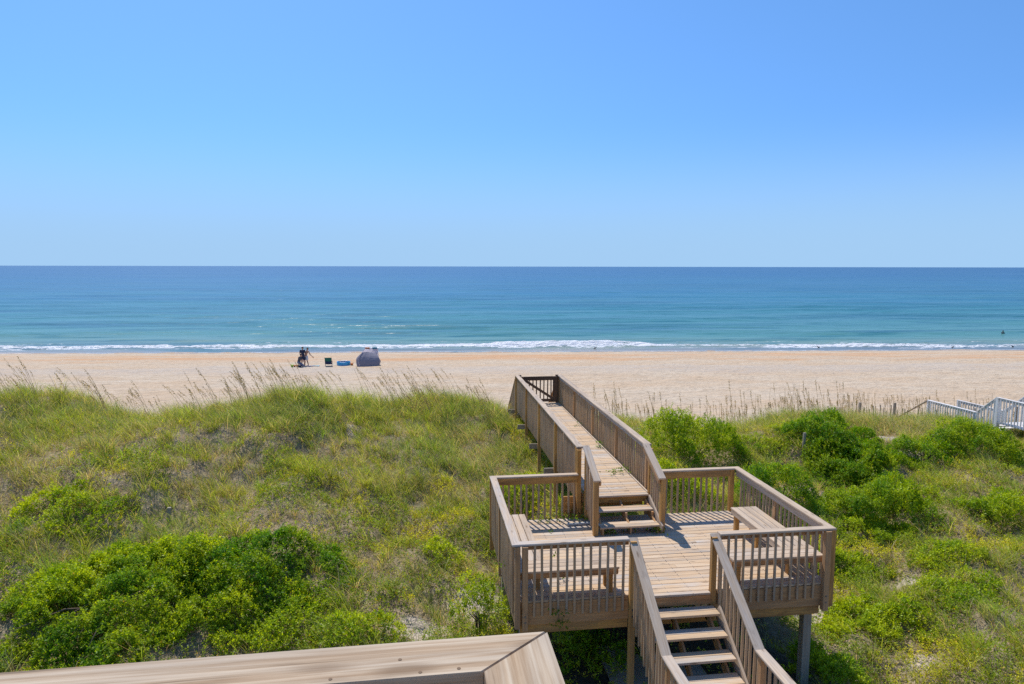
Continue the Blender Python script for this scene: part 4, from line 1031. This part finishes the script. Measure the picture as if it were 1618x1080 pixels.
# -- shrubs, each a thing of its own
FOOT = []
def shrub(pxc, pyb, wpx, pyt, label, hue=0.0, ratio=.8, dens=1.0, cut=None, name='shrub', dx=0):
    g = gpt(pxc, pyb, 9.0); D = (g - np.array([0, 0, CAMZ])) @ fw
    rx = wpx / 2 * D / FPX; ry = rx * ratio
    cx, cy = g[0], g[1] + ry * .9
    zt = CAMZ + (fw + rt * (pxc - PCX) / FPX - up * (pyt - PCY) / FPX)[2] * ((cy) / (fw + rt * (pxc - PCX) / FPX - up * (pyt - PCY) / FPX)[1])
    gz = float(terrain(cx, cy)); H0 = max(zt - gz, .35)
    if pxc > 1150: H0 *= .76; rx *= 1.12; ry *= 1.15
    o = empty(name, (cx, cy, gz), label, 'shrub')
    sd = int(abs(pxc) * 7 + pyb) % 997
    if dens >= .7: FOOT.append((cx, cy, rx, ry, hue))
    n = int(math.pi * rx * ry * 860 * dens)
    r = np.sqrt(rng.random(n)); th = rng.random(n) * 2 * np.pi
    wv = 1 + 1.1 * (fbm(np.cos(th) * 1.5 + sd, np.sin(th) * 1.5, sd) - .5)
    x = cx + rx * r * wv * np.cos(th); y = cy + ry * r * wv * np.sin(th); z0 = terrain(x, y)
    # overlapping leafy lobes with deep creases between them
    nl = int(rx * ry * 6.5) + 6; LR = np.sqrt(rng.random(nl)) * .92; LT = rng.random(nl) * 6.283
    lx = cx + rx * LR * np.cos(LT); ly = cy + ry * LR * np.sin(LT); lrad = rng.uniform(.26, .52, nl) * min(1.0, .55 + rx * .35); lh = H0 * (1 - LR ** 2.4) ** .55 * rng.uniform(.84, 1.16, nl) + .06
    hc = np.full(n, 0.0)
    for i in range(nl):
        d2 = ((x - lx[i]) ** 2 + (y - ly[i]) ** 2) / lrad[i] ** 2
        hc = np.maximum(hc, np.where(d2 < 1, lh[i] - lrad[i] * 1.25 * (1 - np.sqrt(np.maximum(1 - d2, 0))), 0))
    hc = np.maximum(hc, H0 * .30 * (1 - r ** 2)) + .12 * (fbm(x * 5, y * 5, sd + 9, 2) - .5)
    hc = np.maximum(hc, .03)
    hc = np.maximum(hc, H0 * .50 * np.sqrt(np.maximum(1 - r ** 2, 0)) * (.7 + .6 * fbm(x * 3, y * 3, sd + 41, 2)))
    u = np.where(rng.random(n) < .68, rng.random(n) ** .20, rng.random(n)); zz = z0 + hc * u
    zz = np.maximum(zz, z0 + .03)
    sp = rng.random(n) < .05; zz = zz + sp * rng.uniform(.03, .16, n)
    k = (room(x, y, z0) > (zz - z0) + .12) & (fbm(x * 2.2, y * 2.2, sd + 31) > .30 + .22 * sstep(.55, 1.0, r)) 
    x, y, zz, r, th, u = x[k], y[k], zz[k], r[k], th[k], u[k]; n = len(x)
    base = np.stack([x, y, zz], -1)
    out_ = np.stack([np.cos(th) * r ** 2 * .9, np.sin(th) * r ** 2 * .9, .9 - .3 * r], -1); dirs = out_ + rng.normal(0, .33, (n, 3))
    hu = fbm(x * 2.5, y * 2.5, sd + 21)
    def colf(sid, t):
        m_ = len(sid); w_ = np.clip(hue + (hu[sid] - .5) * 1.4 + .25 * (t - .5) + rng.normal(0, .12, m_), 0, 1)[:, None]
        c = np.array([[.115, .27, .008]]) * (1 - w_) + np.array([[.50, .58, .014]]) * w_; c = c * (1 + rng.normal(0, .22, (m_, 1))); uu = rng.random(m_)
        c = np.where((uu < .012)[:, None], np.array([[.40, .28, .04]]), c); return np.clip(c, .008, 1)
    V1, q1, C1 = shoots(base, dirs, rng.uniform(.06, .14, n), 7, .058, .031, colf)
    me = np_mesh('foliage', V1 - np.array([0, 0, 0]), q1, np.zeros((0, 3), int), C1, M_LEAF); link(bpy.data.objects.new('foliage', me), o)
    mb = MB()
    for i in range(9):
        t = random.random() * 6.28; rr = random.uniform(.3, .8); ex, ey = cx + rx * rr * math.cos(t), cy + ry * rr * math.sin(t)
        mb.tube([(cx + .1 * math.cos(t), cy + .1 * math.sin(t), gz - .05), ((cx + ex) / 2, (cy + ey) / 2, gz + H0 * .3), (ex, ey, max(float(terrain(ex, ey)) + H0 * .35, gz))], [.022, .014, .006], 5)
    mb.build('branches', M_TWIG, o, True)
    return o
shrub(120, 1085, 440, 915, 'largest dense green shrub, filling the lower left corner above the railing', .45, .85)
shrub(395, 962, 285, 858, 'dense dark green rounded shrub, second from the lower left corner', .18, .75)
shrub(195, 935, 190, 872, 'low yellow-green shrub behind the largest lower left shrub', .55, .7)
shrub(300, 925, 120, 862, 'small yellow-green shrub left of the dark rounded shrub', .65, .7)
shrub(400, 1045, 230, 955, 'low spreading pale green shrub just above the near railing', .6, .7, .7)
shrub(560, 1035, 150, 985, 'thin yellow-green shrub right above the middle of the near railing', .75, .7, .6)
shrub(765, 1010, 95, 898, 'light green leafy shrub pressed against the left front corner of the deck', .75, .8, .9)
shrub(60, 850, 220, 800, 'low yellow-green scrub at the left edge halfway up the dune', .55, .6, .5)
shrub(940, 1075, 130, 1010, 'shaded shrub in the darkness under the deck', .1, .8, .5)
shrub(1112, 748, 185, 660, 'bright green spreading shrub behind the right rear railing of the deck', .55, .7)
shrub(1085, 800, 130, 742, 'yellow-green shrub seen through the right rear balusters', .75, .7, .9)
shrub(830, 812, 110, 765, 'yellow-green low shrub seen through the left rear balusters', .75, .7, .6)
shrub(1262, 826, 130, 722, 'round dark green shrub beside the right railing of the deck', .25, .9)
shrub(1345, 725, 150, 648, 'dark green shrub high on the right dune crest', .15, .7)
shrub(1400, 785, 160, 715, 'middle green shrub below the crest shrub on the right dune', .35, .7)
shrub(1422, 846, 175, 752, 'vivid green shrub in the middle of the right-hand slope', .38, .7)
shrub(1290, 700, 90, 672, 'low dusty green shrub left of the crest shrub', .6, .7, .7)
shrub(1575, 728, 150, 657, 'green shrub in front of the white walkway at the right edge', .45, .6)
shrub(1480, 735, 110, 690, 'dark olive shrub between the crest shrub and the white walkway', .3, .6, .8)
shrub(1595, 835, 110, 765, 'yellow-green shrub at the right edge halfway down the slope', .6, .7)
shrub(1360, 930, 120, 885, 'small leafy shrub right of the deck corner post', .6, .7, .8)
shrub(1420, 1030, 190, 985, 'wide yellow-green shrub below and right of the deck', .65, .7, .8)
shrub(1560, 960, 150, 915, 'low olive shrub in the lower right', .6, .7, .7)
shrub(1330, 1085, 120, 1020, 'shrub at the bottom edge beside the deck support post', .4, .8, .9)
shrub(705, 905, 90, 870, 'small scrubby shrub left of the deck rail', .7, .7, .6)

shrub(1372, 756, 130, 695, 'green shrub midway in the diagonal thicket right of the deck', .3, .7)
shrub(1450, 800, 90, 768, 'small yellow-green shrub on the right flank of the diagonal thicket', .6, .7)
shrub(1325, 760, 80, 722, 'small mixed green shrub left of the diagonal thicket', .5, .7)
shrub(1400, 862, 130, 815, 'yellow-green shrub at the foot of the diagonal thicket', .6, .7)
shrub(1205, 725, 100, 690, 'low olive scrub between the bright shrub and the right dune thicket', .6, .6, .5)
shrub(1515, 900, 120, 860, 'scrubby yellow-green shrub on the right slope among dry grass', .7, .6, .6)
shrub(30, 985, 150, 930, 'green shrub cut by the left edge above the near railing', .4, .7)
def in_shrub(x, y):
    m_ = np.zeros(len(x))
    for cx, cy, rx, ry, hu in FOOT: m_ = np.maximum(m_, sstep(1.0, .72, np.sqrt(((x - cx) / rx) ** 2 + ((y - cy) / ry) ** 2)) * (1.0 if hu < .58 else .7))
    return m_
# -- matted dead grass close to the ground
x, y, z = area_pts(250)
k = ~under_deck(x, y) & (sandmask(x, y) < .45 + .5 * rng.random(len(x)) ** 2) & (rng.random(len(x)) < .35 + .65 * dryness(x, y)); x, y, z = x[k], y[k], z[k]; n = len(x)
V1, q1, t1, C1 = blades_geo(x, y, z + .01, rng.uniform(.08, .30, n), rng.random(n) * 6.28, rng.uniform(.5, 1.6, n), rng.uniform(.1, .8, n), rng.uniform(.004, .009, n),
                            jit((.42, .33, .20), n, .3), jit((.60, .50, .34), n, .3))
me = np_mesh('dead_grass', V1, q1, t1, C1, M_GRASS)
tag(link(bpy.data.objects.new('dead_grass', me)), 'tan matted dead grass and twigs lying over the sand between the green tufts', 'dry grass', kind='stuff')

# -- green dune grass in tussocks
x, y, z = area_pts(30)
g_ = (1 - .65 * leafy(x, y)) * (1 - sandmask(x, y)) * (1 - .6 * dryness(x, y)) * np.where(under_deck(x, y), .1, 1) * (1 - .90 * in_shrub(x, y)) * (1 + .5 * sstep(20, 24, y))
k = rng.random(len(x)) < g_ * (.55 + .7 * sstep(.36, .6, fbm(x * 1.3, y * 1.3, 207))); x, y, z = x[k], y[k], z[k]
nb_ = rng.integers(16, 52, len(x)); idx = np.repeat(np.arange(len(x)), nb_); n = len(idx)
r_ = np.abs(rng.normal(0, .085, n)); a_ = rng.random(n) * 6.28
bx = x[idx] + r_ * np.cos(a_); by = y[idx] + r_ * np.sin(a_); bz = terrain(bx, by) - .02
big = rng.uniform(.4, 1.35, len(x)) * (.6 + .8 * fbm(x * 1.1, y * 1.1, 201))
h = rng.uniform(.26, .62, n) * big[idx] * (1 + .25 * sstep(21, 24, by))
wind = np.array([np.pi * .95])
az = np.where(rng.random(n) < .45, rng.normal(np.pi * .92, .6, n), a_)
lean = rng.uniform(.15, .85, n)
kind = rng.random(len(x)); dr = dryness(x, y); fr = fbm(x * .5, y * .5, 151)
cols = np.where((fr > .53)[:, None], np.array([[.29, .38, .08]]), np.array([[.39, .45, .055]])); cols = np.where((kind < .10)[:, None], np.array([[.24, .33, .14]]), cols); cols = np.where((kind > .88)[:, None], np.array([[.33, .50, .04]]), cols)
cols = cols * (.55 + .85 * fbm(x * 1.6, y * 1.6, 221))[:, None]; cb_ = cols[idx] * (1 + rng.normal(0, .22, (n, 1))); dead = rng.random(n) < (.20 + .34 * dr[idx])
cb_ = np.where(dead[:, None], jit((.60, .48, .28), n, .25), cb_); ct_ = np.where(rng.random(n)[:, None] < .25, cb_ * .5 + np.array([[.20, .17, .10]]), cb_ * 1.15)
h = np.minimum(h, room(bx, by, bz) * .9); k = h > .05
V1, q1, t1, C1 = blades_geo(bx[k], by[k], bz[k], h[k], az[k], lean[k], rng.uniform(.05, .55, k.sum()), rng.uniform(.0055, .0105, k.sum()), np.clip(cb_[k], .01, 1), np.clip(ct_[k], .01, 1))
print('grass blades', k.sum())
me = np_mesh('dune_grass', V1, q1, t1, C1, M_GRASS)
tag(link(bpy.data.objects.new('dune_grass', me)), 'green dune grass growing in tufts over the whole dune', 'dune grass', kind='stuff')

# -- low leafy ground cover
x, y, z = area_pts(380)
lf = leafy(x, y) * (1 - .7 * sstep(.5, 1, dryness(x, y))) * np.where(under_deck(x, y), .15, 1) * (1 - .95 * in_shrub(x, y)) * (1 - .85 * sandmask(x, y)) + .05
k = rng.random(len(x)) < lf * .85; x, y, z = x[k], y[k], z[k]; n = len(x)
hh = (.06 + .34 * fbm(x * 1.3, y * 1.3, 161)) * rng.uniform(.5, 1.1, n); hh = np.minimum(hh, np.maximum(room(x, y, z) * .8 - .15, .02))
base = np.stack([x, y, z + hh * rng.uniform(.2, 1, n)], -1); dirs = np.stack([rng.normal(0, .4, n), rng.normal(0, .4, n), np.full(n, .9)], -1)
hue = fbm(x * .9, y * .9, 171); yel = sstep(.50, .66, fbm(x * 1.2 + 7, y * 1.2, 181))
def colf(sid, t):
    m_ = len(sid); c = np.array([[.26, .35, .018]]) * (1 - yel[sid][:, None]) + np.array([[.55, .54, .025]]) * yel[sid][:, None]
    c = c * (.75 + .6 * hue[sid][:, None]) * (1 + rng.normal(0, .25, (m_, 1))); u = rng.random(m_)
    c = np.where((u < .035)[:, None], np.array([[.70, .45, .04]]), c); c = np.where((u > .96)[:, None], np.array([[.36, .24, .13]]), c)
    return np.clip(c * (.85 + .3 * t[:, None]), .01, 1)
V1, q1, C1 = shoots(base, dirs, rng.uniform(.06, .13, n), 5, .050, .028, colf)
print('cover leaves', len(q1))
me = np_mesh('ground_cover', V1, q1, np.zeros((0, 3), int), C1, M_LEAF)
tag(link(bpy.data.objects.new('ground_cover', me)), 'low yellow-green leafy ground cover in patches between the grass', 'ground cover', kind='stuff')

# -- little vines growing through the boards
def vine(pts, label, nleaf=22, spread=.12, L=.06, name='vine'):
    pts = [np.array(p, float) for p in pts]; o = empty(name, tuple(pts[0]), label, 'vine')
    mb = MB(); mb.tube([pts[0] - np.array([0, 0, .10])] + pts, .004, 5); mb.build('stem', M_TWIG, o, True)
    c = np.array([pts[rng.integers(len(pts))] for _ in range(nleaf)]) + rng.normal(0, spread, (nleaf, 3)) * np.array([1, 1, .35]); c[:, 2] = np.maximum(c[:, 2], min(p[2] for p in pts) + .008)
    d = rng.normal(0, 1, (nleaf, 3)) + np.array([0, 0, .5]); nn = rng.normal(0, .4, (nleaf, 3)) + np.array([0, -.3, 1])
    V1, q1, C1 = leaves_geo(c, d, nn, np.full(nleaf, L) * rng.uniform(.7, 1.2, nleaf), np.full(nleaf, L * .6), np.clip(jit((.16, .27, .02), nleaf, .25), .01, 1))
    link(bpy.data.objects.new('leaves', np_mesh('leaves', V1, q1, np.zeros((0, 3), int), C1, M_LEAF)), o)
vine([(4.40, 15.10, ZW + .03), (4.62, 15.15, ZW + .05), (4.72, 15.2, ZW + .08)], 'bright green vine across the boardwalk near its first boards', 80, .09, .05)
vine([(4.65, 17.45, ZW + .03), (4.70, 17.5, ZW + .12)], 'small bright vine at the foot of the right boardwalk rail', 45, .06, .05)
vine([(4.62, 19.9, ZW + .03), (4.70, 20.0, ZW + .08)], 'tiny vine farthest along the boardwalk floor', 10, .05)
vine([(2.55, 13.85, ZD + .03), (2.9, 13.8, ZD + .10), (3.2, 13.85, ZD + .06)], 'leafy vine creeping through the left rear railing onto the deck', 110, .13)
vine([(3.35, 13.72, ZD + .03), (3.5, 13.6, ZD + .05)], 'few vine leaves beside the dark end boards of the boardwalk', 18, .07)
vine([(3.62, 12.98, ZD + .03), (3.72, 12.85, ZD + .08)], 'vine tuft under the left end of the short stairs', 45, .07, .07)
vine([(4.1, 13.0, ZD + .03), (4.22, 12.92, ZD + .08)], 'vine tuft under the middle of the short stairs', 22, .06)
vine([(4.55, 12.95, ZD + .03), (4.72, 12.84, ZD + .07)], 'vine tuft under the right end of the short stairs', 45, .07, .07)
vine([(2.56, 13.20, ZD + .01)], 'single leaf tuft lying on the sunny left deck boards', 7, .03)
vine([(2.15, 10.31, 4.0), (2.17, 10.31, 4.25), (2.12, 10.30, 4.45)], 'thin vine hanging over the front board of the deck', 90, .07, .055)
vine([(2.30, 11.2, ZD + .03), (2.34, 11.2, ZD + .25), (2.28, 11.2, ZD + .36)], 'dark-leaved sprig growing up between bench and deck boards', 16, .05, .07)
vine([(1.30, 11.6, 3.9), (1.33, 11.55, 4.3), (1.34, 11.5, 4.75)], 'light vine climbing the outside of the left deck railing', 60, .07, .05)

# -- sea oats along the crest
def oat_mesh(i, leanl):
    R_ = random.Random(100 + i); n = 8; V, Q, T, C = [], [], [], []
    for st in range(R_.choice((2, 2, 3, 4))):
      h = R_.uniform(.8, 1.55) * R_.choice((1, 1, 1, 1.25)); ln = R_.uniform(*leanl); ph = R_.uniform(-.3, .3); b0 = np.array([R_.uniform(-.38, .38), R_.uniform(-.3, .3), 0]) if st else np.zeros(3)
      P_ = [b0 + np.array([-ln * h * (t ** 1.8), ph * ln * h * t, h * (t - .10 * ln * t ** 3)]) for t in np.linspace(0, 1, n)]
      vb = len(V)
      for k, p in enumerate(P_):
        w = .0060 * (1 - .45 * k / n)
        for j in range(3): a = 2.094 * j; V.append(p + w * np.array([math.cos(a), math.sin(a), 0])); C.append((.50, .41, .26))
      for k in range(n - 1):
        for j in range(3): Q.append((vb + k * 3 + j, vb + k * 3 + (j + 1) % 3, vb + k * 3 + 3 + (j + 1) % 3, vb + k * 3 + 3 + j))
      # panicle of flat spikelets on drooping side twigs
      m_ = R_.choice((0, 16, 20, 24, 26)); hl = R_.uniform(.18, .30)
      for k in range(m_):
          t = 1 - hl * (k / m_); i0 = min(int(t * (n - 1)), n - 2); f = t * (n - 1) - i0; p = P_[i0] * (1 - f) + P_[i0 + 1] * f
          s = np.array([R_.uniform(-1, .6), R_.uniform(-.8, .8), R_.uniform(-.8, .1)]); s /= np.linalg.norm(s); rr = R_.uniform(.008, .032); c = p + s * rr
          a = np.array([s[1], -s[0], .2]); a /= np.linalg.norm(a); L = R_.uniform(.028, .044); W = R_.uniform(.010, .016); d = s * .5 + np.array([-.2 * ln, 0, -.75]) if R_.random() < .6 else s * .4 + np.array([0, 0, .8]); d /= np.linalg.norm(d)
          b = len(V); V += [c, c + d * L * .5 + a * W, c + d * L, c + d * L * .5 - a * W]; Q.append((b, b + 1, b + 2, b + 3)); cc = R_.uniform(.7, 1.2); C += [(.42 * cc, .31 * cc, .18 * cc)] * 4
    for k in range(5):                       # basal leaves
        a = R_.random() * 6.28; hh = R_.uniform(.35, .7); b = len(V); o = np.array([.03 * math.cos(a), .03 * math.sin(a), 0]); d = np.array([math.cos(a) * .3 - ln * .4, math.sin(a) * .3, 1])
        V += [o, o + np.array([.008, 0, 0]), o + d * hh * .6 + np.array([.006, 0, 0]), o + d * hh * .6, o + d * hh * .95 + np.array([-.12 * hh, 0, -.1 * hh])]; Q.append((b, b + 1, b + 2, b + 3)); T.append((b + 3, b + 2, b + 4)); C += [(.13, .19, .05)] * 5
    return np_mesh('sea_oats', np.array(V), np.array(Q), np.array(T).reshape(-1, 3), np.array(C), M_OAT)
left_v = [oat_mesh(i, (.18, .62)) for i in range(14)]; right_v = [oat_mesh(40 + i, (-.02, .22)) for i in range(14)]
def oats(n, xr, yr, vs, label, group, clump=.5, smin=.8, smax=1.1):
    cl = [random.uniform(*xr) for _ in range(max(6, n // 6))]
    for i in range(n):
        x = random.choice(cl) + random.gauss(0, .45) if random.random() < clump else random.uniform(*xr)
        x = min(max(x, xr[0] - .5), xr[1] + .3); y = random.uniform(*yr)
        if 3.0 < x < 5.3: x = 2.8 - random.random() if x < 4 else 5.5 + random.random()
        o = bpy.data.objects.new('sea_oats', random.choice(vs)); o.location = (x, y, float(terrain(x, y)) - .03); o.rotation_euler = (0, 0, random.uniform(-.7, .7)); s = random.uniform(smin, smax); o.scale = (s, s, s)
        col.objects.link(o); tag(o, label, 'sea oats', group)
oats(118, (-15.5, 2.7), (22.6, 25.6), left_v, 'tall dry sea oat stalk leaning left on the dune crest left of the boardwalk', 'sea oats left of the boardwalk', .3)
oats(95, (5.6, 17.5), (24.4, 29.5), right_v, 'tall upright dry sea oat stalk on the dune crest between boardwalk and sand fence', 'sea oats right of the boardwalk', .25, .9, 1.2)
oats(75, (17.5, 28), (27.5, 31.5), right_v, 'brown upright sea oat stalk around the sand fence at the right', 'sea oats by the sand fence', .25, .9, 1.15)
